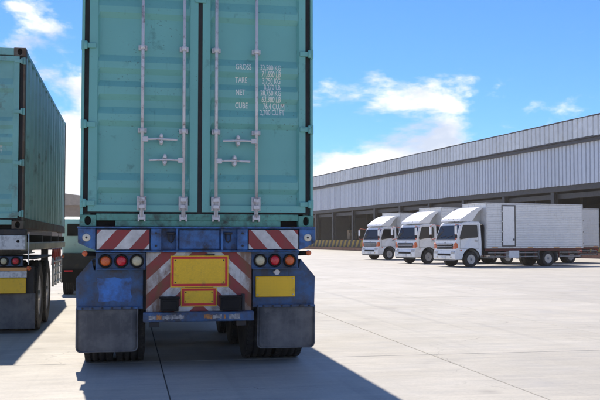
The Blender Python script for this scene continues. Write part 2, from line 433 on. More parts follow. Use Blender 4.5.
def plate_with_hole(mb, x0, x1, z0, z1, y0, y1, rx, rz, n=20):
    """box whose -y face (y0) has an oval recess to depth y1"""
    cx, cz = (x0 + x1) / 2, (z0 + z1) / 2
    inn = oval(cx, cz, rx, rz, n); out = []
    for k in range(n):
        t = 2 * math.pi * k / n; c, s_ = math.cos(t), math.sin(t)
        sc = min((x1 - cx) / abs(c) if abs(c) > 1e-6 else 1e9, (z1 - cz) / abs(s_) if abs(s_) > 1e-6 else 1e9)
        out.append((cx + c * sc, cz + s_ * sc))
    vs = [(p[0], y0, p[1]) for p in out] + [(p[0], y0, p[1]) for p in inn] + [(p[0], y1, p[1]) for p in inn] + [(p[0], y1, p[1]) for p in out]
    fs = []
    for k in range(n):
        j = (k + 1) % n
        fs += [(k, j, n + j, n + k), (n + k, n + j, 2 * n + j, 2 * n + k), (3 * n + k, 3 * n + j, j, k)]
    fs += [tuple(range(3 * n, 4 * n))]
    mb.add(vs, fs)
def text_mesh(body, size, sx=1.0):
    hand_m = body.endswith('M')
    if hand_m: body = body[:-1]
    cu = bpy.data.curves.new('text', 'FONT'); cu.body = body; cu.size = size; cu.resolution_u = 3; cu.offset = 0.0014
    ob = bpy.data.objects.new('text', cu); col.objects.link(ob)
    bpy.context.view_layer.update()
    dg = bpy.context.evaluated_depsgraph_get()
    me = bpy.data.meshes.new_from_object(ob.evaluated_get(dg))
    bpy.data.objects.remove(ob); bpy.data.curves.remove(cu)
    vs = [(v.co.x * sx, v.co.y) for v in me.vertices]; fs = [tuple(p.vertices) for p in me.polygons]
    bpy.data.meshes.remove(me)
    if hand_m:                                     # a plain stencil M after the text
        x0 = max(v[0] for v in vs) + size * 0.07; h = size * 0.70; w = size * 0.80 * sx; t = size * 0.14 * sx
        o = len(vs)
        vs += [(x0 + a, b) for a, b in [(0, 0), (0, h), (t, h), (w / 2, h * .48), (w - t, h), (w, h), (w, 0), (w - t, 0), (w - t, h * .66), (w / 2, h * .22), (t, h * .66), (t, 0)]]
        fs.append(tuple(range(o, o + 12)))
    return vs, fs

# ------------------------------------------------------------------ ground: one sheet and the concrete slabs on it
g = MB().add([(-900, -300, -0.014), (900, -300, -0.014), (900, 1500, -0.014), (-900, 1500, -0.014)], [(0, 1, 2, 3)]).build('ground', 'concrete')
tag(g, 'wide pale concrete lorry yard', None, None, 'structure')
SW, SL = 3.1, 9.8
jf = MB().box(-12.1, 41.0, -9.8, 68.6, -0.013, -0.010).build('joint_bed', 'joint', g)
slab_me = None
for i in range(-4, 13):
    for j in range(-1, 7):
        if i >= 11 and j < 1: continue
        w = 0.006
        if slab_me is None:
            mb = MB().box(w, SW - w, w, SL - w, -0.0125, 0.0)
            o = mb.build('concrete_slab', 'concrete', g, 0.004)
            slab_me = o.data
        else:
            o = link('concrete_slab', slab_me, g, 0.004)
        o.location = (0.36 + i * SW, j * SL, 0)

# ------------------------------------------------------------------ shipping container
CW = 2.438; CH = CW / 2
# rib profile of the doors, heights above container base at 2.896 m, (z, depth)
CHAN = [(2.40, 2.30, 2.235, 2.18), (1.79, 1.715, 1.65, 1.595), (1.52, 1.455, 1.375, 1.32), (1.245, 1.17, 1.10, 1.045), (0.557, 0.475, 0.40, 0.345)]
DEP = 0.040
def door_profile(sc):
    pr = []
    for a, b, c, d in sorted(CHAN, key=lambda q: q[0]):
        pr += [(d * sc, 0.0), (c * sc, DEP), (b * sc, DEP), (a * sc, 0.0)]
    return pr
def prof_depth(pr, z):
    if z <= pr[0][0] or z >= pr[-1][0]: return DEP
    for (z0, d0), (z1, d1) in zip(pr, pr[1:]):
        if z0 <= z <= z1: return DEP - (d0 + (d1 - d0) * (z - z0) / max(1e-6, z1 - z0))
    return DEP
TEXT = [('GROSS', '32,500 KG', 1.682, 0), ('', '71,650 LB', 1.613, 0), ('TARE', '3,750 KG', 1.545, 0), ('', '8,270 LB', 1.476, 0), ('NET', '28,750 KG', 1.407, 0), ('', '63,380 LB', 1.339, 0), ('CUBE', '76.4 CU.M', 1.270, 0), ('', '2,700 CU.FT', 1.201, 0)]

def container(name, loc, L, H, paint, grimy, post, side_pitch=0.30):
    root = empty(name, loc)
    sc = H / 2.896
    # rear frame
    for s in (-1, 1):
        pm = MB()
        pm.box(min(s * CH, s * (CH - .028)), max(s * CH, s * (CH - .028)), 0.0, 0.14, 0.118, H - 0.118)
        pm.box(min(s * (CH - .0285), s * (CH - .10)), max(s * (CH - .0285), s * (CH - .10)), 0.062, 0.14, 0.118, H - 0.118)
        pm.build('corner_post', post, root, 0.004)
        for yy in (0, 1):
            fm = MB()
            if yy: fm.box(min(s * CH, s * (CH - .15)), max(s * CH, s * (CH - .15)), L - 0.14, L, 0.118, H - 0.118); fm.build('corner_post', post, root, 0.004)
            for zz in (0, 1):
                cm = MB(); z0 = 0.0 if zz == 0 else H - 0.118
                xa, xb = sorted((s * (CH + .004), s * (CH - .160)))
                if yy == 0:
                    plate_with_hole(cm, xa, xb, z0, z0 + 0.118, -0.006, 0.06, 0.033, 0.048)
                    cm.box(xa, xb, 0.0605, 0.17, z0, z0 + 0.118)
                else: cm.box(xa, xb, L - 0.17, L + 0.004, z0, z0 + 0.118)
                cc = cm.build('corner_casting', post if post == 'rust_post' else grimy, root, 0.003)
                if yy == 0: MB().prism(oval((xa + xb) / 2, z0 + .059, 0.030, 0.045), 'y', 0.050, 0.058).build('casting_hole', 'void', cc)
    sl = MB()
    sl.box(-CH + .1605, CH - .1605, 0.004, 0.15, 0.062, 0.132)
    sl.box(-0.865, 0.865, 0.0045, 0.15, 0.0, 0.0615)
    sill = sl.build('door_sill', grimy, root, 0.004)
    for s in (-1, 1):
        xa, xb = sorted((s * 0.866, s * (CH - .161)))
        BX('sill_slot', 'void', sill, (xa, xb, 0.09, 0.15, 0.002, 0.061))
    BX('door_header', grimy, root, (-CH + .1605, CH - .1605, 0.004, 0.15, H - 0.11, H - 0.004), 0.004)
    # long side walls with vertical corrugation
    for s in (-1, 1):
        top, bot = H - 0.07, 0.16
        prof = []; y = 0.14
        while y < L - 0.16:
            p = side_pitch if post != 'rust_post' else 0.56
            prof += [(y, 0.0), (y + p * .34, 0.0), (y + p * .50, 0.045), (y + p * .84, 0.045)]
            y += p
        prof.append((L - 0.14, 0.0))
        vs = []; fs = []
        for yy, d in prof:
            xx = s * (CH - 0.006 - d)
            vs += [(xx, yy, bot), (xx, yy, top)]
        for i in range(len(prof) - 1):
            fs.append((2 * i, 2 * i + 2, 2 * i + 3, 2 * i + 1))
        w = MB().add(vs, fs).build('side_wall', 'teal_flare' if post == 'rust_post' else paint, root, fixn=False)
        xa, xb = sorted((s * CH, s * (CH - .06)))
        BX('top_rail', grimy, root, (xa, xb, 0.1705, L - 0.1705, H - 0.0695, H - 0.008), 0.004)
        BX('bottom_rail', post if post == 'rust_post' else grimy, root, (xa, xb, 0.1705, L - 0.1705, 0.015, 0.1595), 0.004)
    BX('roof', paint, root, (-CH + .0605, CH - .0605, 0.151, L - 0.02, H - 0.06, H - 0.02))
    BX('front_wall', paint, root, (-CH + .1505, CH - .1505, L - 0.1, L - 0.01, 0.1, H - 0.061))
    BX('floor', 'frame_dark', root, (-CH + .0605, CH - .0605, 0.151, L - 0.171, 0.03, 0.13))
    # doors
    z0, z1 = 0.152, H - 0.125
    pr = door_profile(sc)
    for s in (-1, 1):
        # x limits (symmetric enough): outer edge and inner edge
        xo, xi = (-1.142, -0.022) if s < 0 else (1.136, 0.024)
        a, b = sorted((xo, xi))
        fa, fb = (a + .085, b - .082) if s < 0 else (a + .082, b - .07)
        dm = MB()
        zz = [z0 + .07] + [p[0] for p in pr if z0 + .07 < p[0] < z1 - .07] + [z1 - .07]
        vs = []; fs = []
        for z in zz:
            d = 0.008 + prof_depth(pr, z)
            vs += [(fa, d, z), (fa + .02, d - 0.0, z), (fb - .02, d, z), (fb, d, z)]
        # close the channel ends against the frame with a short ramp
        for k in range(0, len(vs), 4):
            vs[k] = (fa, 0.010, vs[k][2]); vs[k + 3] = (fb, 0.010, vs[k + 3][2])
        for i in range(len(zz) - 1):
            for c in range(3):
                q = 4 * i + c
                fs.append((q, q + 1, q + 5, q + 4))
        dm.add(vs, fs)
        dm.box(a, fa, 0.0, 0.05, z0, z1); dm.box(fb, b, 0.0, 0.05, z0, z1)
        dm.box(fa, fb, 0.001, 0.05, z0, z0 + .07); dm.box(fa, fb, 0.001, 0.05, z1 - .07, z1)
        door = dm.build('door', paint, root)
        # gaskets
        gm = MB()
        go = sorted((xo, s * (CH - .0285)))
        gm.box(go[0] + .001, go[1] - .001, 0.030, 0.060, z0 - .02, z1 + .01)
        gm.box(a, b, 0.020, 0.060, z0 - 0.019, z0 - .0005)
        gm.box(a, b, 0.020, 0.060, z1 + 0.0005, z1 + .014)
        if s < 0: gm.box(xi + .001, 0.023, 0.012, 0.060, z0 - .018, z1 + .009)
        gm.build('gasket', 'gasket', door)
        # hinges
        for hz in (0.24, 1.05, 1.87, 2.68):
            hm = MB(); h0 = hz * sc
            xa, xb = sorted((s * (CH - .145), s * (CH + .003)))
            hm.box(xa, xb, -0.022, -0.0005, h0 - .026, h0 + .026)
            hm.tube([(s * (CH - .042), -0.026, h0 - .042), (s * (CH - .042), -0.026, h0 + .042)], 0.017, 10)
            hm.box(*sorted((s * (CH + .003), s * (CH - .03))), -0.0215, -0.0005, h0 - .05, h0 + .05)
            hm.build('hinge', paint, door, 0.004)
        # lock rods with guides, keepers, cams and handles
        for xr, hz, hdir in (((-.598, .905, 1), (-.170, .69, -1)) if s < 0 else ((.170, .69, 1), (.598, .905, -1))):
            rm = MB(); yr = -0.034
            rm.tube([(xr, yr, 0.09), (xr, yr, H - .05)], 0.0165, 12)
            rod = rm.build('lock_rod', 'galv', door)
            for gz in (1.00, 1.87, 2.60):
                z = gz * sc
                gm = MB()
                gm.box(xr - .045, xr + .045, -0.009, 0.041, z - .024, z + .024)
                gm.tube([(xr, yr, z - .022), (xr, yr, z + .022)], 0.027, 12)
                for q in (-1, 1): gm.lathe([(-0.016, .008), (-0.009, .008)], (xr + q * .034, 0, z), 'y', 8)
                gm.build('rod_guide', 'galv', door, 0.002)
            km = MB()
            km.box(xr - .048, xr + .048, -0.012, 0.041, 0.165, 0.315)
            km.box(xr - .030, xr + .030, -0.058, -0.0125, 0.185, 0.225)
            km.box(xr - .030, xr + .030, -0.058, -0.0125, 0.255, 0.300)
            for q in (-1, 1):
                for z in (.183, .297): km.lathe([(-0.022, .009), (-0.012, .009)], (xr + q * .038, 0, z), 'y', 8)
            km.build('keeper_block', 'galv', door, 0.003)
            cm = MB()
            cm.box(xr - .034, xr + .034, -0.050, -0.016, 0.070, 0.098)
            cm.box(xr - .02, xr + .02, -0.044, -0.0125, 0.096, 0.165)
            cm.box(xr - .040, xr - .022, -0.040, 0.003, 0.052, 0.124)
            cm.box(xr + .022, xr + .040, -0.040, 0.003, 0.052, 0.124)
            cm.build('rod_cam', 'galv', door, 0.003)
            z = hz * sc
            hm = MB()
            hm.box(min(xr, xr + hdir * .06), max(xr, xr + hdir * .06), -0.060, -0.018, z - .026, z + .026)
            hm.tube([(xr + hdir * .05, -0.050, z), (xr + hdir * .14, -0.056, z + .004), (xr + hdir * .20, -0.050, z + .004), (xr + hdir * .36, -0.046, z - .002)], 0.0125, 8)
            hm.build('handle', 'galv', rod, 0.003) if False else hm.build('lock_handle', 'galv', door, 0.003)
            tm = MB(); xt = xr + hdir * .195
            tm.prism(oval(xt, z + .006, .025, .062, 14), 'y', -0.030, 0.041)
            tm.lathe([(-0.075, .016), (-0.030, .022)], (xt, 0, z + .035), 'y', 10)
            tm.lathe([(-0.068, .018), (-0.030, .020)], (xt, 0, z - .026), 'y', 10)
            tm.build('handle_catch', 'galv', door, 0.003)
        if s > 0:
            # painted weights and cube table, wrapped onto the ribbed panel
            def put(body, x, z, size, right=False):
                vs, fs = text_mesh(body, size, 0.60 if right else 0.64)
                off = -max(v[0] for v in vs) if right else 0
                bm = bmesh.new()
                bv = [bm.verts.new((v[0] + x + off, 0.0, v[1] + z)) for v in vs]
                for f in fs:
                    try: bm.faces.new([bv[i] for i in f])
                    except ValueError: pass
                bmesh.ops.triangulate(bm, faces=bm.faces[:])
                for zb, _ in pr:
                    bmesh.ops.bisect_plane(bm, geom=bm.verts[:] + bm.edges[:] + bm.faces[:], plane_co=(0, 0, zb), plane_no=(0, 0, 1))
                for v in bm.verts: v.co.y = 0.0060 + prof_depth(pr, v.co.z)
                me = bpy.data.meshes.new('lettering'); bm.to_mesh(me); bm.free()
                me.materials.append(M['letter'])
                tag(link('lettering', me, door), None, None, None, 'stuff')
            for lab, val, z, dim in TEXT:
                if lab: put(lab, 0.377, z * sc, 0.086 * sc)
                if 'CU' in val: put(val, 0.912, z * sc, 0.086 * sc, True)
                else: put(val, 0.868, z * sc, 0.086 * sc, True)
        else:
            # overlap plate over the door gap at the top
            BX('overlap_plate', paint, door, (-0.06, 0.06, -0.012, -0.001, 2.375 * sc, 2.46 * sc), 0.003)
    return root

CX, CY = 0.736, 9.27
c1 = container('shipping_container', (CX, CY, 1.470), 12.192, 2.896, 'teal', 'teal_grimy', 'teal')
tag(c1, 'large teal container closest to the camera, its doors showing white weight lettering', 'container', 'teal shipping containers on trailers')
c2 = container('shipping_container', (-2.675, 13.0, 1.485), 8.35, 2.591, 'teal_pale', 'teal_pale', 'rust_post')
tag(c2, 'paler teal container with rusty corner post and ribbed side, at the left picture edge', 'container', 'teal shipping containers on trailers')

# ------------------------------------------------------------------ wheels
def tyre_prof(w, r):
    h = w / 2
    p = [(-h * .80, r * .60), (-h * .98, r * .70), (-h, r * .82), (-h * .94, r * .94), (-h * .80, r * .992)]
    for gx in (-.45, 0.0, .45):
        c = gx * h; gw = .07 * h
        p += [(c - gw * 1.05, r), (c - gw, r * .972), (c + gw, r * .972), (c + gw * 1.05, r)]
    p += [(h * .80, r * .992), (h * .94, r * .94), (h, r * .82), (h * .98, r * .70), (h * .80, r * .60)]
    return p
_mesh_cache = {}
def lathe_obj(key, prof, mat, parent, name, loc, axis='x', n=36):
    if key not in _mesh_cache:
        o = MB().lathe(prof, (0, 0, 0), axis, n).build(name, mat, parent); _mesh_cache[key] = o.data
    else: o = link(name, _mesh_cache[key], parent)
    o.location = loc
    return o
def tread_tyre(parent, loc, w, r, axis='x'):
    key = ('tyre', w, r, axis)
    if key not in _mesh_cache:
        mb = MB().lathe(tyre_prof(w, r), (0, 0, 0), axis, 56)
        n = 56                                     # shoulder tread blocks
        for k in range(n):
            t = 2 * math.pi * (k + .5) / n; hw = 2 * math.pi / n * .33
            for s in (-1, 1):
                vs = []
                for rr, ws in ((r * .955, .5), (r * 1.006, .5)):
                    for tt in (t - hw, t + hw):
                        for aa in (s * w * .285, s * w * .455):
                            q = rr if abs(aa) < w * .4 else rr * .992
                            vs.append((aa, q * math.cos(tt), q * math.sin(tt)) if axis == 'x' else (q * math.cos(tt), aa, q * math.sin(tt)))
                mb.add(vs, [(0, 1, 3, 2), (4, 6, 7, 5), (0, 2, 6, 4), (1, 5, 7, 3), (0, 4, 5, 1), (2, 3, 7, 6)])
        o = mb.build('tyre', 'rubber', parent); _mesh_cache[key] = o.data
    else: o = link('tyre', _mesh_cache[key], parent)
    o.location = loc
    return o
def rim_of(parent, loc, w, r, side, axis='x'):
    """dished steel wheel with hub and nuts; side = direction of the outer face"""
    key = ('rim', w, r, side, axis)
    if key not in _mesh_cache:
        h = w / 2 * side
        mb = MB().lathe([(h * .84, r * .62), (h * .92, r * .585), (h * .78, r * .55), (h * .30, r * .50), (h * .18, r * .34), (h * .55, r * .30), (h * .60, r * .17), (h * .95, r * .15), (h * 1.0, 0.001)], (0, 0, 0), axis, 28)
        for k in range(8):
            t = 2 * math.pi * k / 8
            a, b = r * .24 * math.cos(t), r * .24 * math.sin(t)
            p0, p1 = ((h * .56, a, b), (h * .72, a, b)) if axis == 'x' else ((a, h * .56, b), (a, h * .72, b))
            mb.tube([p0, p1], r * .035, 6)
        o = mb.build('rim', 'chrome', parent); _mesh_cache[key] = o.data
    else: o = link('rim', _mesh_cache[key], parent)
    o.location = loc
    return o

# ------------------------------------------------------------------ main container trailer (blue)
t1 = empty('container_trailer', (CX, CY, 0))
tag(t1, 'blue container trailer with red and white chevron boards and yellow plates at its rear', 'trailer', 'container trailers')
# rear bolster
bl = MB()
bl.box(-1.245, 1.235, -0.055, 0.16, 1.448, 1.466)
bl.box(-1.06, 1.06, -0.055, 0.16, 1.205, 1.222)
bl.box(-1.06, 1.06, 0.02, 0.15, 1.2225, 1.4475)
bol = bl.build('rear_bolster', 'blue', t1, 0.004)
for s in (-1, 1):
    bm_ = MB().prism([(s * 1.062, 1.222), (s * 1.20, 1.285), (s * 1.235, 1.30), (s * 1.235, 1.4475), (s * 1.062, 1.4475)], 'y', -0.045, 0.15)
    e = bm_.build('bolster_end', 'blue', t1, 0.004)
    MB().lathe([(-0.058, 0.001), (-0.057, .036), (-0.0455, .042)], (s * 1.15, 0, 1.355), 'y', 20).build('round_reflector', 'refl_white', e)
    MB().lathe([(-0.062, 0.001), (-0.060, .010), (-0.0575, .012)], (s * 1.15, 0, 1.355), 'y', 10).build('reflector_screw', 'frame_dark', e)
    # upper chevron board
    xa, xb = sorted((s * 0.517, s * 1.048))
    BX('chevron_board', 'chev_l' if s < 0 else 'chev_r', t1, (xa, xb, -0.047, 0.019, 1.232, 1.437), 0.002)
    # bolster block
    xa, xb = sorted((s * 0.395, s * 0.505))
    bb = MB().box(xa, xb, -0.050, 0.019, 1.2225, 1.4475).build('bolster_block', 'blue', t1, 0.006)
    for z in (1.27, 1.40):
        MB().lathe([(-0.062, .013), (-0.0505, .013)], ((xa + xb) / 2, 0, z), 'y', 6).build('bolt_head', 'frame_dark', bb)
    # shackle eye in its recess
    sm_ = MB(); xc = s * 0.295 if s < 0 else 0.30
    sm_.tube([(xc - .024, -0.02, 1.40), (xc - .026, -0.025, 1.35), (xc - .018, -0.03, 1.318), (xc, -0.032, 1.306), (xc + .018, -0.03, 1.318), (xc + .026, -0.025, 1.35), (xc + .024, -0.02, 1.40)], 0.010, 8)
    sm_.tube([(xc - .045, -0.02, 1.40), (xc + .045, -0.02, 1.40)], 0.013, 8)
    sm_.build('shackle', 'frame_dark', t1)
    xr = s * 0.235
    BX('stiffener', 'blue', t1, (xr - .008, xr + .008, -0.05, 0.019, 1.2225, 1.4475), 0.002)
BX('bolster_panel', 'blue_bright' if False else 'blue', t1, (-0.21, 0.21, -0.012, 0.019, 1.235, 1.435), 0.004)
# lamp boxes
LENS = {-1: ('lens_orange', 'lens_red', 'lens_white'), 1: ('lens_orange', 'lens_red', 'lens_white')}
for s in (-1, 1):
    xa, xb = sorted((s * 0.553, s * 1.058))
    lb = MB()
    lb.box(xa, xb, 0.0, 0.12, 1.028, 1.199)
    lb.box(xa, xb, -0.035, -0.0005, 1.022, 1.034)
    lb.box(xa, xb, -0.035, -0.0005, 1.186, 1.199)
    lamp = lb.build('lamp_box', 'blue_dirty', t1, 0.004)
    for k, x in enumerate((0.96, 0.80, 0.642)):
        lm = MB().lathe([(-0.022, .072), (-0.034, .066), (-0.034, .054), (-0.012, .052)], (s * x, 0, 1.113), 'y', 28)
        lm.build('lamp_surround', 'black', lamp)
        MB().lathe([(-0.040, 0.001), (-0.037, .03), (-0.026, .0535), (-0.004, .0535)], (s * x, 0, 1.113), 'y', 28).build('lamp_lens', LENS[s][k], lamp)
    # small amber marker on a stalk outside
    mk = MB().tube([(s * 1.05, 0.05, 1.185), (s * 1.12, 0.03, 1.19), (s * 1.145, 0.0, 1.19)], 0.024, 8).build('marker_stalk', 'black', t1)
    MB().lathe([(-0.05, 0.001), (-0.045, .026), (0.0, .030)], (s * 1.165, 0.0, 1.192), 'y', 14).build('amber_marker', 'lens_orange', mk)
BX('gap_block_plate', 'frame_dark', t1, (-1.06, 1.06, 0.1255, 0.148, 0.95, 1.2045))  # added dark plates that block bright gaps behind the lamps and boards
BX('gap_block_plate', 'frame_dark', t1, (-0.63, 0.63, 0.1255, 0.148, 0.60, 0.9495))
BX('lamp_gap_block', 'frame_dark', t1, (-1.06, 1.06, 0.03, 0.12, 1.1995, 1.2045))  # added dark strip that blocks the bright slit above the lamp boxes
# centre board with plates
cb = BX('centre_chevron_board', 'chev_c', t1, (-0.545, 0.552, 0.0, 0.025, 0.587, 1.200), 0.002)
for (xa, xb, z0, z1) in ((-0.298, 0.306, 0.838, 1.166), (-0.188, 0.184, 0.636, 0.832)):
    p = BX('reflective_plate', 'yellow', cb, (xa, xb, -0.008, -0.0005, z0, z1))
    fr = MB(); i, wd = 0.010, 0.024
    fr.box(xa + i, xb - i, -0.0105, -0.0081, z0 + i, z0 + i + wd); fr.box(xa + i, xb - i, -0.0105, -0.0081, z1 - i - wd, z1 - i)
    fr.box(xa + i, xa + i + wd, -0.0105, -0.0081, z0 + i + wd, z1 - i - wd); fr.box(xb - i - wd, xb - i, -0.0105, -0.0081, z0 + i + wd, z1 - i - wd)
    fr.build('red_border', 'redsheet', cb)
    for x in (xa + .05, xb - .05):
        for z in (z0 + .05, z1 - .05): MB().lathe([(-0.0125, 0.001), (-0.011, .006), (-0.0085, .007)], (x, 0, z), 'y', 8).build('rivet', 'frame_dark', cb)
BX('plate_hook', 'frame_dark', cb, (0.06, 0.16, -0.03, -0.011, 1.168, 1.185), 0.003)
# bump stops
for xa, xb, z1 in ((-0.402, -0.218, 0.745), (0.214, 0.43, 0.750)):
    bs = MB()
    bs.box(xa, xb, -0.13, -0.012, 0.600, z1 - .02)
    bs.box(xa - .012, xb + .012, -0.14, -0.013, z1 - .0195, z1)
    bs.box(xa + .02, xb - .02, -0.138, -0.1305, 0.615, z1 - .04)
    bs.build('rubber_buffer', 'black', t1, 0.006)
BX('buffer_bracket', 'frame_dark', t1, (0.4425, 0.475, -0.06, -0.012, 0.592, 0.765), 0.004)
# underrun bumper with worn reflector tape
bp_ = BX('rear_bumper', 'blue_dirty', t1, (-0.575, 0.568, -0.10, 0.03, 0.488, 0.586), 0.008)
M['tape_dull'] = weathered('dull_reflector_tape', (0.42, 0.41, 0.40), 0.5, 0, 0.2, (0.07, 0.075, 0.09), 0.9, 22.0)
M['tape_orange'] = weathered('worn_orange_tape', (0.50, 0.20, 0.05), 0.5, 0, 0.2, (0.10, 0.06, 0.05), 0.7, 22.0)
tapes = [(-0.52, -0.45, 'tape_dull'), (-0.44, -0.39, 'tape_orange'), (-0.38, -0.30, 'tape_dull'), (-0.29, -0.16, 'tape_dull'), (0.045, 0.13, 'tape_orange'), (0.135, 0.23, 'tape_dull'), (0.25, 0.27, 'tape_orange'), (0.30, 0.42, 'tape_dull')]
for xa, xb, m_ in tapes:
    n_ = 7; top = [(xa + (xb - xa) * k / n_, 0.556 + random.uniform(-.007, .008)) for k in range(n_ + 1)]
    bot = [(xa + (xb - xa) * k / n_, 0.515 + random.uniform(-.007, .007)) for k in range(n_ + 1)][::-1]
    MB().prism(top + bot, 'y', -0.1025, -0.1005).build('reflector_tape', m_, bp_)
for x in (-0.46, 0.44):
    BX('bumper_bracket', 'frame_dark', t1, (x - .05, x + .05, -0.04, 0.02, 0.43, 0.4875), 0.006)
# fenders, flaps, plates, wheels
for s in (-1, 1):
    poly = [(s * 0.575, 0.615), (s * 1.25, 0.615), (s * 1.258, 0.935), (s * 1.10, 1.125), (s * 1.075, 1.02), (s * 0.575, 1.02)]
    fe = MB().prism(poly, 'y', 0.085, 0.10)
    # top and outer skins running forward over the wheels
    fe.add([(s * 1.258, 0.1005, 0.935), (s * 1.10, 0.1005, 1.125), (s * 1.10, 3.9, 1.125), (s * 1.258, 3.9, 0.935)], [(0, 1, 2, 3)])
    fe.add([(s * 1.258, 0.1005, 0.935), (s * 1.258, 3.9, 0.935), (s * 1.250, 3.9, 0.86), (s * 1.250, 0.1005, 0.86)], [(0, 1, 2, 3)])
    fe.add([(s * 1.10, 0.1005, 1.125), (s * 0.56, 0.1005, 1.125), (s * 0.56, 3.9, 1.125), (s * 1.10, 3.9, 1.125)], [(0, 1, 2, 3)])
    fe.box(*sorted((s * 0.575, s * 1.25)), 0.068, 0.0845, 0.615, 0.640)
    f_ = fe.build('mudguard', 'blue_dirty', t1, 0.003)
    if s < 0:
        pp = []
        for (xa, za), (xb, zb) in zip([(-1.03, .70), (-.70, .69), (-.69, .94), (-1.04, .93)], [(-.70, .69), (-.69, .94), (-1.04, .93), (-1.03, .70)]):
            for k in range(6): pp.append((xa + (xb - xa) * k / 6 + random.uniform(-.012, .012), za + (zb - za) * k / 6 + random.uniform(-.010, .010)))
        MB().prism(pp, 'y', 0.0825, 0.0845).build('paint_patch', 'blue_bright', f_)
    fl = MB(); xa, xb = sorted((s * 0.63, s * 1.245))
    rr = 0.05
    pl = [(xa, .632), (xa, .18 + rr), (xa + rr * .3, .18 + rr * .3), (xa + rr, .18), (xb - rr, .18), (xb - rr * .3, .18 + rr * .3), (xb, .18 + rr), (xb, .632)]
    # gently bowed rubber sheet: grid
    vs = []; fs = []; nx, nz = 10, 14
    for a in range(nz + 1):
        for b in range(nx + 1):
            u, v = b / nx, a / nz
            rr = 0.045; k4 = nz - 4
            if a <= k4: z = .632 - (a / k4) * (.452 - rr); cut = 0.0
            else:
                ph = (a - k4) / 4 * math.pi / 2
                z = .18 + rr - rr * math.sin(ph); cut = rr * (1 - math.cos(ph))
            x = xa + cut + (xb - xa - 2 * cut) * u
            y = 0.062 + 0.02 * v * v + 0.010 * math.sin(u * 7 + s) * v
            vs.append((x, y, z))
    for a in range(nz):
        for b in range(nx):
            q = a * (nx + 1) + b; fs.append((q, q + 1, q + nx + 2, q + nx + 1))
    fo = MB().add(vs, fs, True).build('mud_flap', 'flap', t1)
    so = fo.modifiers.new('thick', 'SOLIDIFY'); so.thickness = 0.012; so.offset = 0
    fm = MB().tube([(x, y - .010, z) for x, y, z in ([vs[a * (nx + 1)] for a in range(nz + 1)] + [vs[nz * (nx + 1) + b] for b in range(1, nx + 1)] + [vs[a * (nx + 1) + nx] for a in range(nz - 1, -1, -1)])], 0.008, 6)
    fm.build('flap_rim', 'flap', fo)
    BX('flap_clamp', 'blue_dirty', fo, (xa, xb, 0.040, 0.0555, 0.612, 0.640), 0.003)
    for k in range(6):
        MB().lathe([(0.030, .010), (0.0395, .012)], (xa + .06 + k * (xb - xa - .12) / 5, 0, 0.626), 'y', 6).build('bolt_head', 'frame_dark', fo)
    for ax in (0.75, 2.12, 3.49):
        for xc in (0.700, 1.035):
            w = empty('wheel', (s * xc, ax, 0.5)); w.parent = t1
            tread_tyre(w, (0, 0, 0), 0.315, 0.502)
            if xc > 1: rim_of(w, (0, 0, 0), 0.30, 0.5, s)
yp = BX('yellow_plate', 'yellow', t1, (0.607, 1.036, 0.066, 0.0835, 0.722, 0.942), 0.006)
for x in (0.63, 1.012):
    for z in (0.745, 0.92): MB().lathe([(0.060, 0.001), (0.0625, .007), (0.0655, .008)], (x, 0, z), 'y', 8).build('rivet', 'galv', yp)
pe = MB().tube([(0.80, 0.06, 0.985), (0.83, 0.04, 1.0), (0.86, 0.06, 0.985)], 0.016, 8)
pe.lathe([(0.02, .03), (0.05, .03)], (0.83, 0.0, 0.985), 'y', 14)
pe.build('plate_shackle', 'galv', t1)  # shackle loop with ring above the yellow plate, no lamp
# chassis beams and axles
for s in (-1, 1):
    ib = MB(); x = s * 0.46
    ib.box(x - .07, x + .07, 0.161, 11.9, 1.42, 1.447); ib.box(x - .008, x + .008, 0.161, 11.9, 1.055, 1.4195); ib.box(x - .07, x + .07, 0.161, 11.9, 1.03, 1.0545)
    ib.build('chassis_beam', 'blue_dirty', t1)
    BX('landing_leg', 'blue_dirty', t1, (s * 0.85 - .07, s * 0.85 + .07, 8.2, 8.35, 0.0, 1.3), 0.006)
for ax in (0.75, 2.12, 3.49):
    MB().tube([(-1.0, ax, 0.5), (1.0, ax, 0.5)], 0.075, 12).build('axle', 'frame_dark', t1)
    BX('spring_pack', 'frame_dark', t1, (-0.52, -0.42, ax - .55, ax + .55, 0.60, 0.68), 0.01)
    BX('spring_pack', 'frame_dark', t1, (0.42, 0.52, ax - .55, ax + .55, 0.60, 0.68), 0.01)
for yy in (1.4, 4.5, 6.5, 8.3, 10.2, 11.7):
    BX('cross_member', 'blue_dirty', t1, (-1.19 if yy > 4 else -.38, 1.19 if yy > 4 else .38, yy, yy + .1, 1.25, 1.41))

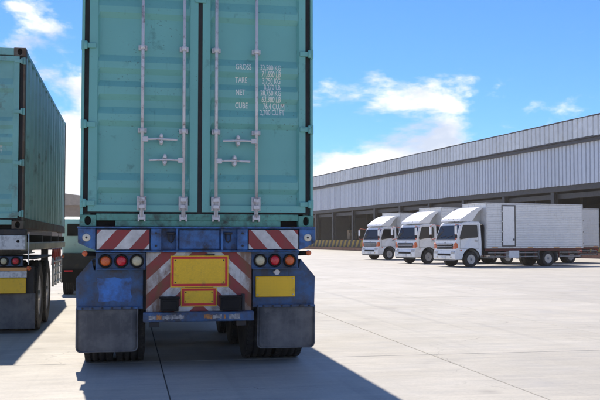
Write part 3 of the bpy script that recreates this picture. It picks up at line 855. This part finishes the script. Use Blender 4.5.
# ------------------------------------------------------------------ neighbouring trailer at the left
LX, LY = -2.64, 13.0
t2 = empty('container_trailer', (LX, LY, 0))
tag(t2, 'black trailer with white rear beam and yellow plate under the paler left container', 'trailer', 'container trailers')
HWD = 1.22
BX('rear_bolster', 'frame_dark', t2, (-HWD, HWD, -0.03, 0.2, 1.40, 1.482), 0.005)
wb_ = BX('white_rear_beam', 'white_worn', t2, (-HWD, HWD, -0.05, 0.12, 1.19, 1.395), 0.006)
MB().lathe([(-0.054, 0.001), (-0.0535, .022), (-0.051, .022)], (1.12, 0, 1.31), 'y', 14).build('bolt_hole', 'void', wb_)
MB().tube([(1.262, -0.02, 1.42), (1.265, -0.02, 1.2), (1.262, -0.02, 0.98)], 0.009, 8).build('marker_cable', 'white_worn', t2)
for s in (-1, 1):
    lb = BX('lamp_box', 'blue_dirty', t2, (s * 0.87 - .31, s * 0.87 + .31, 0.02, 0.12, 0.955, 1.10), 0.006)
    for k, (dx, ln) in enumerate(((0.215, 'lens_red'), (0.055, 'lens_white'), (-0.11, 'lens_orange'))):
        x = s * (0.87 + dx)
        MB().lathe([(0.006, .068), (0.0, .062), (0.004, .05)], (x, 0, 1.03), 'y', 22).build('lamp_surround', 'black', lb)
        MB().lathe([(-0.010, 0.001), (-0.004, .032), (0.010, .052)], (x, 0, 1.03), 'y', 22).build('lamp_lens', ln, lb)
    MB().lathe([(-0.04, 0.001), (-0.03, .03), (0.02, .034)], (s * 1.27, 0.0, 0.93), 'y', 12).build('amber_marker', 'lens_orange', t2)
    BX('fender_plate', 'frame_dark', t2, (*sorted((s * 0.5, s * 1.33)), 0.10, 0.13, 0.5, 0.95), 0.005)
    BX('mud_flap', 'flap', t2, (*sorted((s * 0.55, s * 1.355)), 0.07, 0.085, 0.07, 0.57), 0.006)
    BX('fender_top', 'frame_dark', t2, (*sorted((s * 0.6, s * 1.34)), 0.131, 3.0, 1.05, 1.075), 0.005)
    for ax in (0.72, 2.02):
        for xc in (0.86, 1.21):
            w = empty('wheel', (s * xc, ax, 0.5)); w.parent = t2
            tread_tyre(w, (0, 0, 0), 0.315, 0.502)
            if xc > 1: rim_of(w, (0, 0, 0), 0.30, 0.5, s)
    BX('side_rail', 'beige', t2, (*sorted((s * 1.10, s * 1.21)), 0.4, 8.2, 1.17, 1.29), 0.02, 2)
    ib = MB(); x = s * 0.46
    ib.box(x - .07, x + .07, 0.201, 8.2, 1.42, 1.447); ib.box(x - .008, x + .008, 0.201, 8.2, 1.055, 1.4195); ib.box(x - .07, x + .07, 0.201, 8.2, 1.03, 1.0545)
    ib.build('chassis_beam', 'frame_dark', t2)
    BX('landing_leg', 'frame_dark', t2, (s * 0.85 - .07, s * 0.85 + .07, 7.0, 7.15, 0.0, 1.16), 0.006)
BX('orange_tape', 'reflect_or', t2, (-1.22, 1.24, -0.01, 0.02, 0.895, 0.94), 0.003)
BX('white_tape', 'white_worn', t2, (-1.22, 1.24, -0.009, 0.02, 0.80, 0.888), 0.003)
BX('yellow_plate', 'yellow', t2, (0.70, 1.23, 0.0, 0.02, 0.575, 0.79), 0.004)
BX('yellow_plate', 'yellow', t2, (-1.23, -0.70, 0.0, 0.02, 0.575, 0.79), 0.004)
for ax in (0.72, 2.02):
    MB().tube([(-1.1, ax, 0.5), (1.1, ax, 0.5)], 0.075, 12).build('axle', 'frame_dark', t2)
for yy in (2.8, 4.5, 6.3, 8.0):
    BX('cross_member', 'frame_dark', t2, (-1.19, 1.19, yy, yy + .1, 1.295, 1.41))
# red and white tube guard on its flank
gr = MB()
for y0 in (4.3, 4.75, 5.2, 5.65):
    gr.tube([(1.24, y0, 0.86), (1.25, y0, 1.06), (1.25, y0 + .08, 1.14), (1.25, y0 + .30, 1.14), (1.25, y0 + .38, 1.06), (1.24, y0 + .38, 0.86)], 0.022, 8)
gr.build('red_guard_loop', 'redrail', t2)
gw = MB()
for z in (0.52, 0.66, 0.80, 0.92): gw.tube([(1.27, 4.1, z), (1.27, 6.1, z)], 0.020, 8)
for y0 in (4.1, 4.75, 5.4, 6.1): gw.tube([(1.27, y0, 0.46), (1.27, y0, 1.0)], 0.022, 8)
gw.build('white_guard_rail', 'white_worn', t2)
MB().lathe([(-0.04, 0.001), (-0.03, .03), (0.02, .034)], (1.30, 6.2, 0.99), 'y', 12).build('amber_marker', 'lens_orange', t2)

# ------------------------------------------------------------------ pale light truck standing between the two trailers
lt = empty('light_truck', (-0.72, 22.3, 0))
tag(lt, 'pale mint light truck glimpsed in the gap between the two container trailers', 'truck')
cb_ = MB().prism([(0.0, 1.02), (0.0, 1.70), (0.10, 1.86), (0.35, 1.91), (1.3, 1.91), (1.75, 1.35), (1.9, 1.25), (1.9, 0.5), (0.1, 0.5)], 'x', -0.86, 0.86)
cb_.build('cab', 'mint', lt, 0.05, 3)
for xa, xb in ((-0.74, -0.30), (-0.22, 0.22), (0.30, 0.74)):
    BX('rear_window', 'glass', lt, (xa, xb, -0.012, -0.002, 1.43, 1.73), 0.004)
BX('rear_frame', 'frame_dark', lt, (-0.84, 0.84, -0.25, -0.02, 0.55, 1.01), 0.01)
BX('rear_bumper', 'black', lt, (-0.86, 0.86, -0.32, -0.255, 0.30, 0.62), 0.01)
for s in (-1, 1):
    BX('tail_lamp', 'lens_red', lt, (s * 0.68 - .1, s * 0.68 + .1, -0.34, -0.3205, 0.66 - .1, 0.60), 0.004)
    MB().tube([(s * 0.86, 1.4, 1.5), (s * 1.05, 1.45, 1.55), (s * 1.05, 1.45, 1.35)], 0.014, 6).build('mirror_arm', 'frame_dark', lt)
    for yy in (0.15, 1.55):
        w = empty('wheel', (s * 0.70, yy, 0.36)); w.parent = lt
        tread_tyre(w, (0, 0, 0), 0.24, 0.362); rim_of(w, (0, 0, 0), 0.24, 0.36, s)

# ------------------------------------------------------------------ white box trucks
TW = 1.94; HW = TW / 2; BW = 1.03
WXX, WB, B0, B1, BT, BBm, TR = -0.86, 4.68, 1.70, 7.735, 3.17, 0.907, 0.385
def box_truck():
    root = empty('box_truck')
    # cab shell: side outline with wheel arch
    arc = [(WXX + 0.50 * math.cos(t), 0.40 + 0.50 * math.sin(t)) for t in [math.pi * (0.955 - 0.91 * k / 10) for k in range(11)]]
    prof = [(0.0, 0.40), (0.035, 0.62), (0.035, 0.95), (0.0, 1.34), (-0.27, 2.03), (-0.33, 2.13), (-0.45, 2.19), (-0.70, 2.23), (-1.36, 2.23), (-1.45, 2.16), (-1.47, 1.2), (-1.47, 0.60), (-1.40, 0.52)] + arc + [(-0.33, 0.40)]
    n = len(prof); vs = []
    def half(z, x):
        t = max(0.0, (z - 1.30) / 0.93)
        h = HW - 0.075 * t
        if x > -0.12 and z < 1.36: h -= 0.03
        return h
    for s in (-1, 1): vs += [(p[0], s * half(p[1], p[0]), p[1]) for p in prof]
    cab = MB().add(vs, [tuple(range(n)), tuple(range(n, 2 * n))[::-1]] + [(i, (i + 1) % n, n + (i + 1) % n, n + i) for i in range(n)]).build('cab', 'white', root, 0.05, 4)
    # windscreen: sits just proud of the sloped front
    def slope(z): return -0.27 * (z - 1.34) / 0.69
    def ws(y, z, off): return (slope(z) + off * 0.93, y, z + off * 0.36)
    zz = [1.375, 1.40, 2.00, 2.03]; hh = [0.83, 0.88, 0.835, 0.79]
    vs = [ws(-hh[k], zz[k], .006) for k in range(4)] + [ws(hh[k], zz[k], .006) for k in range(4)]
    vs += [ws(-hh[k], zz[k], -.01) for k in range(4)] + [ws(hh[k], zz[k], -.01) for k in range(4)]
    out = [0, 1, 2, 3, 7, 6, 5, 4]
    wsn = MB().add(vs, [tuple(out)] + [(out[i], out[(i + 1) % 8], out[(i + 1) % 8] + 8, out[i] + 8) for i in range(8)]).build('windscreen', 'glass', cab)
    wp = MB()
    for y in (-0.55, 0.05): wp.tube([ws(y, 1.40, .02), ws(y + .25, 1.50, .02), ws(y + .52, 1.52, .02)], 0.010, 6)
    wp.build('wiper', 'black', cab)
    BX('cowl_panel', 'black', cab, (-0.02, 0.014, -0.86, 0.86, 1.315, 1.365), 0.006)
    # grille, lamps, bumper
    gl = BX('grille', 'black', cab, (0.02, 0.047, -0.70, 0.70, 0.88, 1.15), 0.008)
    for k in range(3): BX('grille_bar', 'chrome', gl, (0.0475, 0.066, -0.67, 0.67, 0.915 + k * .08, 0.945 + k * .08), 0.004)
    BX('emblem', 'chrome', cab, (0.030, 0.045, -0.07, 0.07, 1.17, 1.225), 0.01, 2)
    bpm = MB().prism([(-0.34, 0.38), (0.06, 0.36), (0.10, 0.42), (0.10, 0.62), (0.065, 0.80), (-0.02, 0.80), (-0.02, 0.66), (-0.34, 0.62)], 'y', -HW + .005, HW - .005)
    bpr = bpm.build('bumper', 'white', root, 0.02, 2)
    BX('bumper_intake', 'black', bpr, (0.085, 0.106, -0.58, 0.58, 0.56, 0.66), 0.006)
    BX('bumper_valance', 'grille', bpr, (0.0, 0.085, -0.90, 0.90, 0.30, 0.358), 0.01)
    BX('number_plate', 'white_worn', bpr, (0.100, 0.112, -0.19, 0.19, 0.41, 0.53), 0.003)
    for s in (-1, 1):
        MB().lathe([(0.088, .055), (0.108, .050), (0.112, 0.001)], (0, s * 0.62, 0.49), 'x', 14).build('fog_lamp', 'lens_white', bpr)
        BX('headlamp', 'chrome', bpr, (0.05, 0.104, *sorted((s * 0.60, s * 0.91)), 0.655, 0.775), 0.014, 2)
        yo = s * (HW - 0.03)
        MB().prism([(yo + s * .012, 0.90), (yo - s * .24, 0.90), (yo - s * .20, 1.02), (yo - s * .10, 1.16), (yo + s * .012, 1.20)], 'x', 0.0, 0.052).build('turn_lamp', 'lens_orange', cab, 0.008)
        MB().prism([(0.03, 0.90), (-0.10, 0.95), (-0.08, 1.14), (0.01, 1.20)], 'y', *sorted((s * (HW - .035), s * (HW - .012)))).build('turn_lamp', 'lens_orange', cab, 0.006)
        # side window following the tumblehome
        def sd(x, z, o): return (x, s * (half(z, -1) + o), z)
        wv = [(-0.26, 1.36), (-0.20, 1.42), (-0.41, 2.02), (-0.47, 2.06), (-1.20, 2.06), (-1.25, 2.02), (-1.25, 1.50), (-1.20, 1.45), (-0.70, 1.43)]
        m_ = len(wv)
        MB().add([sd(x, z, .004) for x, z in wv] + [sd(x, z, -.02) for x, z in wv], [tuple(range(m_))] + [(i, (i + 1) % m_, m_ + (i + 1) % m_, m_ + i) for i in range(m_)]).build('side_window', 'glass', cab)
        # door seams, handle, side lamp
        se = MB()
        for (xa, za), (xb, zb) in (((-1.31, 0.92), (-1.31, 2.12)), ((-0.20, 0.90), (-0.24, 1.42)), ((-0.24, 1.42), (-0.45, 2.10)), ((-0.45, 2.10), (-1.29, 2.10)), ((-1.29, 0.92), (-0.20, 0.92))):
            se.tube([sd(xa, za, .0005), sd(xb, zb, .0005)], 0.0055, 4)
        se.build('door_seam', 'gasket', cab)
        BX('door_handle', 'black', cab, (-1.22, -1.08, *sorted((s * (HW - .01), s * (HW + .018))), 1.26, 1.30), 0.006)
        BX('side_marker', 'lens_orange', cab, (-0.30, -0.22, *sorted((s * (HW - .004), s * (HW + .012))), 0.80, 0.84), 0.004)
        # wheel arch lip and step
        al = MB().tube([(p[0], s * (HW - .015), p[1] + .004) for p in arc], 0.028, 6); al.build('wheel_arch', 'black', cab)
        BX('step', 'black', root, (-0.36, -0.05, *sorted((s * (HW - .12), s * (HW - .012))), 0.42, 0.60), 0.01)
        # mirrors on red tube arms
        mr = MB()
        yb = s * (HW - .05)
        mr.tube([(-0.27, yb, 2.03), (0.10, yb + s * .12, 2.10), (0.16, yb + s * .20, 2.02), (0.16, yb + s * .20, 1.42), (0.10, yb + s * .12, 1.36), (-0.06, yb, 1.42)], 0.016, 8)
        arm = mr.build('mirror_arm', 'redtube', root)
        BX('mirror', 'white', arm, (0.12, 0.17, *sorted((yb + s * .13, yb + s * .31)), 1.60, 2.0), 0.02, 2)
        BX('lower_mirror', 'black', arm, (0.12, 0.17, *sorted((yb + s * .13, yb + s * .31)), 1.42, 1.58), 0.02, 2)
    for y in (-0.5, 0.5): MB().tube([(-0.9, y, 2.22), (-0.9, y, 2.30), (-1.1, y, 2.30), (-1.1, y, 2.22)], 0.014, 6).build('roof_rail', 'black', cab)
    # roof air deflector
    dp = [(-0.28, 2.245), (-0.33, 2.37), (-0.58, 2.53), (-0.92, 2.74), (-1.25, 2.89), (-1.50, 2.955), (-1.62, 2.955), (-1.635, 2.91), (-1.52, 2.83), (-1.34, 2.70), (-1.20, 2.52), (-1.10, 2.37), (-1.0, 2.25)]
    n = len(dp)
    vs = [(x, s * (0.86 + 0.03 * (z - 2.24)), z) for s in (-1, 1) for x, z in dp]
    df = MB().add(vs, [tuple(range(n)), tuple(range(n, 2 * n))[::-1]] + [(i, (i + 1) % n, n + (i + 1) % n, n + i) for i in range(n)]).build('air_deflector', 'white', root, 0.03, 3)
    for y in (-0.62, -0.21, 0.21, 0.62):
        MB().lathe([(-0.02, .03), (0.0, .028), (0.008, 0.001)], (-0.318, y, 2.335), 'x', 12).build('marker_lamp', 'black', df)
    # chassis, wheels
    for s in (-1, 1):
        BX('chassis_rail', 'frame_dark', root, (-B1 + .15, -0.3, s * 0.40 - .035, s * 0.40 + .035, 0.58, 0.78))
        w = empty('wheel', (WXX, s * (HW - .13), TR)); w.parent = root
        tread_tyre(w, (0, 0, 0), 0.24, TR, 'y'); rim_of(w, (0, 0, 0), 0.24, TR, s, 'y')
        for k, yy in enumerate((HW - .13, HW - .42)):
            w = empty('wheel', (WXX - WB, s * yy, TR)); w.parent = root
            tread_tyre(w, (0, 0, 0), 0.24, TR, 'y')
            if k == 0: rim_of(w, (0, 0, 0), 0.24, TR, s, 'y')
        MB().prism([(-5.02, .35), (-4.95, .62), (-4.98, .82), (-4.94, .82), (-4.90, .62), (-4.97, .35)], 'y', *sorted((s * .5, s * .97))).build('mud_flap', 'flap', root)
        MB().prism([(-6.16, .28), (-6.1, .7), (-6.06, .7), (-6.12, .28)], 'y', *sorted((s * .5, s * .97))).build('mud_flap', 'flap', root)
        # side guard: pale rails on maroon posts
        for x0, x1 in ((-4.86, -1.85), (-7.6, -6.25)):
            for z in (0.50, 0.70): BX('guard_rail', 'rail_grey', root, (x0, x1, *sorted((s * .935, s * .965)), z - .03, z + .03), 0.004)
            k = x0 + .1
            while k < x1:
                BX('guard_post', 'maroon', root, (k - .03, k + .03, *sorted((s * .90, s * .9345)), 0.44, 0.82), 0.003); k += 0.62
        BX('tool_box', 'white', root, (-3.72, -3.10, *sorted((s * .966, s * .60)), 0.44, 0.80), 0.015, 2)
    MB().tube([(WXX - WB, -0.75, TR), (WXX - WB, 0.75, TR)], 0.07, 10).build('axle', 'frame_dark', root)
    MB().tube([(WXX, -0.75, TR), (WXX, 0.75, TR)], 0.06, 10).build('axle', 'frame_dark', root)
    BX('sub_frame', 'maroon', root, (-B1, -B0, -0.95, 0.95, 0.785, BBm - .0), 0.004)
    BX('engine_block', 'frame_dark', root, (-1.7, -0.1, -0.35, 0.35, 0.45, 0.95))
    MB().prism([(-1.48, 0.6), (-1.66, 0.6), (-1.66, 2.05), (-1.60, 2.1), (-1.48, 2.05)], 'y', -0.88, 0.88).build('cab_gap_cover', 'black', root)
    # cargo box
    bx = BX('cargo_box', 'box_alu', root, (-B1 + .03, -B0 - .03, -BW + .02, BW - .02, BBm + .02, BT - .02))
    def ribbed(s):
        z = BBm + 0.10; prof = []
        step = (BT - 0.06 - z) / 24
        for k in range(24):
            prof += [(z + step * k, 0.0), (z + step * (k + .16), 0.018), (z + step * (k + .80), 0.018), (z + step * (k + 1) - .001, 0.0)]
        x0, x1 = -B1 + .06, -B0 - .06
        vs = []; fs = []
        for zz_, d in prof: vs += [(x0, s * (BW - .019 + d), zz_), (x1, s * (BW - .019 + d), zz_)]
        for i in range(len(prof) - 1): fs.append((2 * i, 2 * i + 1, 2 * i + 3, 2 * i + 2))
        MB().add(vs, fs).build('ribbed_side', 'box_alu', bx)
    for s in (-1, 1):
        ribbed(s)
        fm = MB()
        ya, yb = sorted((s * (BW - .03), s * (BW + .012)))
        fm.box(-B1, -B0, ya, yb, BBm, BBm + .098); fm.box(-B1, -B0, ya, yb, BT - .058, BT)
        fm.box(-B1, -B1 + .058, ya, yb, BBm + .099, BT - .059); fm.box(-B0 - .058, -B0, ya, yb, BBm + .099, BT - .059)
        fm.build('box_trim', 'box_frame', bx, 0.012, 2)
        for x in (-2.2, -4.35, -6.0, -7.4):
            BX('amber_reflector', 'reflect_or', bx, (x - .17, x + .17, *sorted((s * (BW + .0125), s * (BW + .017))), BBm + .03, BBm + .065))
        # side door
        d0, d1 = -3.46, -2.62
        dfm = MB(); yo = sorted((s * (BW - .007), s * (BW + .022)))
        dfm.box(d0, d0 + .05, *yo, BBm + .10, BT - .10); dfm.box(d1 - .05, d1, *yo, BBm + .10, BT - .10)
        dfm.box(d0 + .051, d1 - .051, *yo, BT - .15, BT - .10); dfm.box(d0 + .051, d1 - .051, *yo, BBm + .10, BBm + .15)
        dfr = dfm.build('side_door_frame', 'grille', bx, 0.004)
        sdr = BX('side_door', 'white', bx, (d0 + .065, d1 - .065, *sorted((s * (BW - .007), s * (BW + .017))), BBm + .165, BT - .165), 0.01)
        for z in (1.25, 1.75, 2.25, 2.75): BX('hinge', 'box_frame', sdr if False else bx, (d1 - .09, d1 + .03, *sorted((s * (BW + .0225), s * (BW + .036))), z - .03, z + .03), 0.004)
        BX('door_latch', 'grille', bx, (d0 + .09, d0 + .17, *sorted((s * (BW + .0175), s * (BW + .045))), 1.30, 1.40), 0.006)
    # front and rear frames of the box
    for za, zb in ((BT - .06, BT - .001), (BBm, BBm + .06)): BX('front_trim', 'box_frame', bx, (-B0 - .029, -B0 + .004, -BW + .031, BW - .031, za, zb), 0.006)
    for k in range(3): BX('front_seam', 'box_frame', bx, (-B0 - .0295, -B0 - .022, -0.52 + k * .52 - .01, -0.52 + k * .52 + .01, BBm + .061, BT - .061))
    for s in (-1, 1):
        rd = BX('rear_door', 'box_alu', bx, (-B1 - .012, -B1 + .029, *sorted((s * .006, s * (BW - .032))), BBm + .05, BT - .05), 0.008)
        for z in (1.15, 1.75, 2.35, 2.95): BX('rear_hinge', 'grille', bx, (-B1 - .04, -B1 - .0125, *sorted((s * (BW - .15), s * (BW + .0))), z - .03, z + .03), 0.004)
        MB().tube([(-B1 - .03, s * .25, BBm + .08), (-B1 - .03, s * .25, BT - .08)], 0.014, 8).build('rear_lock_rod', 'galv', bx)
        BX('tail_lamp', 'lens_red', root, (-B1 - .03, -B1 - .001, *sorted((s * .55, s * .9)), 0.68, 0.78), 0.006)
    BX('rear_bumper', 'frame_dark', root, (-B1 + .05, -B1 + .15, -0.95, 0.95, 0.42, 0.54), 0.008)
    return root
GRP = 'white box trucks parked in front of the warehouse'
def place(tr, X, Y, th):
    Lx, Ly = -math.sin(th), math.cos(th)
    tr.location = (X - Lx * HW, Y - Ly * HW, 0); tr.rotation_euler = (0, 0, th)
proto = box_truck()
trucks = [proto] + [copy_tree(proto) for _ in range(3)]
spots = [(15.63, 40.44, R(-167.5), 'nearest white box truck, its whole ribbed cargo side and side door in view'),
         (15.70, 46.72, R(-162.0), 'white box truck in the middle of the row of three cabs'),
         (16.34, 56.30, R(-161.0), 'white box truck farthest left in the row, cab against the dark dock'),
         (19.85, 45.44, R(-163.5), 'white box truck mostly hidden behind the nearest one, only its cargo rear showing at right')]
for tr, (X, Y, th, lb_) in zip(trucks, spots):
    place(tr, X, Y, th); tag(tr, lb_, 'truck', GRP)

# ------------------------------------------------------------------ warehouse with loading dock
WA = 96.1
wh = empty('warehouse', (33.5, 58.2, 0), R(WA))       # local x runs away along the front, +y faces the yard
tag(wh, 'long pale metal clad warehouse with dark open loading dock behind the white trucks', 'warehouse')
S0, S1 = -22.5, 105.0
PW = 2.5
def sheet_panel(w, z0, z1, pitch, depth, broken=False):
    pr = []; x = 0.0
    k = int(round(w / pitch))
    for i in range(k):
        x = i * w / k; p = w / k
        pr += [(x, 0.0), (x + p * .06, depth), (x + p * .70, depth), (x + p * .76, 0.0)]
    pr.append((w - .012, 0.0))
    vs = []; fs = []
    for xx, d in pr: vs += [(xx, d, z0), (xx, d, z1)]
    for i in range(len(pr) - 1): fs.append((2 * i, 2 * i + 2, 2 * i + 3, 2 * i + 1))
    return MB().add(vs, fs)
wall_me = fas_me = None
n = int((S1 - S0) / PW)
for i in range(n):
    x = S0 + i * PW
    if wall_me is None:
        o = sheet_panel(PW, 5.50, 8.80, PW / 5, 0.13).build('wall_sheet', 'cladding', wh, fixn=False); wall_me = o.data
        q = sheet_panel(PW, 8.88, 10.30, PW / 4, 0.09).build('fascia_sheet', 'fascia', wh, fixn=False); fas_me = q.data
    else:
        o = link('wall_sheet', wall_me, wh); q = link('fascia_sheet', fas_me, wh)
    o.location = (x, 0.02 + random.uniform(-.006, .006), random.uniform(-.01, .01)); q.location = (x, 0.50 + random.uniform(-.012, .012), random.uniform(-.015, .015))
    o.rotation_euler.z = R(random.uniform(-.3, .3)); q.rotation_euler.z = R(random.uniform(-.3, .3))
    for u in (o, q):
        so = u.modifiers.new('thick', 'SOLIDIFY'); so.thickness = 0.006; so.offset = -1
BX('eave_cap', 'beam', wh, (S0, S1, 0.40, 0.60, 10.31, 10.40), 0.01)
BX('fascia_soffit', 'gutter', wh, (S0, S1, -0.2, 0.56, 8.80, 8.86))
BX('gutter', 'gutter', wh, (S0, S1, 0.10, 0.40, 8.55, 8.795), 0.02)
BX('lintel_beam', 'beam', wh, (S0, S1, -0.35, 0.0, 5.10, 5.55), 0.01)
BX('lower_lintel', 'beam', wh, (S0, S1, -0.75, -0.45, 4.55, 4.95), 0.01)
rf = MB().add([(S0, 0.45, 10.3), (S1, 0.45, 10.3), (S1, -45, 12.8), (S0, -45, 12.8), (S0, 0.45, 10.2), (S1, 0.45, 10.2), (S1, -45, 12.7), (S0, -45, 12.7)],
              [(0, 1, 2, 3), (7, 6, 5, 4), (0, 4, 5, 1), (1, 5, 6, 2), (2, 6, 7, 3), (3, 7, 4, 0)]).build('roof', 'cladding', wh)
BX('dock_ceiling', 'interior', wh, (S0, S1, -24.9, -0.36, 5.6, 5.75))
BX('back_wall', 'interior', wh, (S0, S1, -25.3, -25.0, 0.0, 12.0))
for x in (S0, S1 - .3): BX('end_wall', 'cladding', wh, (x, x + .3, -24.99, 0.0, 0.0, 10.2))
BX('dock_platform', 'dockc', wh, (S0, S1, -24.98, -0.02, 0.0, 1.32))
BX('dock_edge', 'hazard', wh, (S0, S1, -0.015, 0.03, 0.42, 1.335))
BX('dock_kerb', 'dockred', wh, (S0, S1, -0.015, 0.65, 0.0, 0.40), 0.02)
x = 6.2 - 7.5 * 4
cm_ = None
while x < S1 - 1:
    if x > S0:
        if cm_ is None:
            mb = MB(); mb.box(-0.22, 0.22, -0.35, -0.30, 1.325, 5.09); mb.box(-0.22, 0.22, 0.0 - .05, 0.0, 1.338, 5.095); mb.box(-0.03, 0.03, -0.2995, -0.0505, 1.325, 5.09)
            mb.box(-0.3, 0.3, -0.45, 0.02, 1.3365, 1.42)
            o = mb.build('column', 'beam', wh); cm_ = o.data
        else: o = link('column', cm_, wh)
        o.location = (x, -0.06, 0)
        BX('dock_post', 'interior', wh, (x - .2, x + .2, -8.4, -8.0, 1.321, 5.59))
    x += 7.5
# pallets with cartons standing on the dock
def pallet_load(x, y, nx, nz, label):
    p = empty('pallet_load'); tag(p, label, 'pallet', 'pallets of cartons on the dock')
    c, s_ = math.cos(R(WA)), math.sin(R(WA))
    p.location = (33.5 + x * c - y * s_, 58.2 + x * s_ + y * c, 1.322); p.rotation_euler = (0, 0, R(WA + random.uniform(-4, 4)))
    pm = MB()
    for k in range(5): pm.box(-.6, .6, -.5 + k * .225, -.5 + k * .225 + .1, .12, .14)
    for k in (-.55, 0, .45): pm.box(k, k + .1, -.5, .5, 0, .118)
    pm.build('pallet', 'wood', p)
    me = None
    for a in range(3):
        for b in range(2):
            for h in range(nz):
                if h == nz - 1 and random.random() < .3: continue
                if me is None: o = BX('carton', 'carton', p, (0, .37, 0, .47, 0, .40), 0.008); me = o.data
                else: o = link('carton', me, p, 0.008)
                o.location = (-.58 + a * .39, -.48 + b * .49, .141 + h * .402)
pallet_load(57.0, -2.2, 3, 3, 'stacked brown cartons on the dock beside the left end columns')
pallet_load(50.5, -4.0, 3, 4, 'taller stack of cartons deeper inside the dock left of the cabs')
pallet_load(43.0, -2.6, 3, 2, 'low stack of cartons on the dock just behind the leftmost cab')

# ------------------------------------------------------------------ far shed seen in the gap between the trailers
sh = empty('far_shed', (-14, 130, 0))
tag(sh, 'distant brown shed showing in the gap between the two containers', 'building')
BX('wall', 'shed', sh, (-14, 14, 0, 18, 0, 6.3))
MB().prism([(-14.6, 6.3), (14.6, 6.3), (14.6, 6.8), (0, 8.6), (-14.6, 6.8)], 'y', -0.5, 18.5).build('roof', 'shed_roof', sh)
for k in range(6):
    BX('door_opening', 'interior', sh, (-12.5 + k * 4.3, -9.5 + k * 4.3, -0.06, 0.0 - .003, 0.0, 4.2))

# ------------------------------------------------------------------ warm morning haze over the yard
hz = MB().box(-260, 260, -40, 420, -1.0, 14.5).build('haze', 'void')
hm_ = bpy.data.materials.new('yard_haze'); hm_.use_nodes = True
hm_.node_tree.nodes.clear()
ho = hm_.node_tree.nodes.new('ShaderNodeOutputMaterial'); hv = hm_.node_tree.nodes.new('ShaderNodeVolumePrincipled')
hv.inputs['Color'].default_value = (1.0, 0.93, 0.84, 1); hv.inputs['Density'].default_value = 0.0004; hv.inputs['Anisotropy'].default_value = 0.35
hm_.node_tree.links.new(hv.outputs[0], ho.inputs['Volume'])
hz.data.materials.clear(); hz.data.materials.append(hm_)
tag(hz, 'pale warm haze hanging over the yard', None, None, 'stuff')
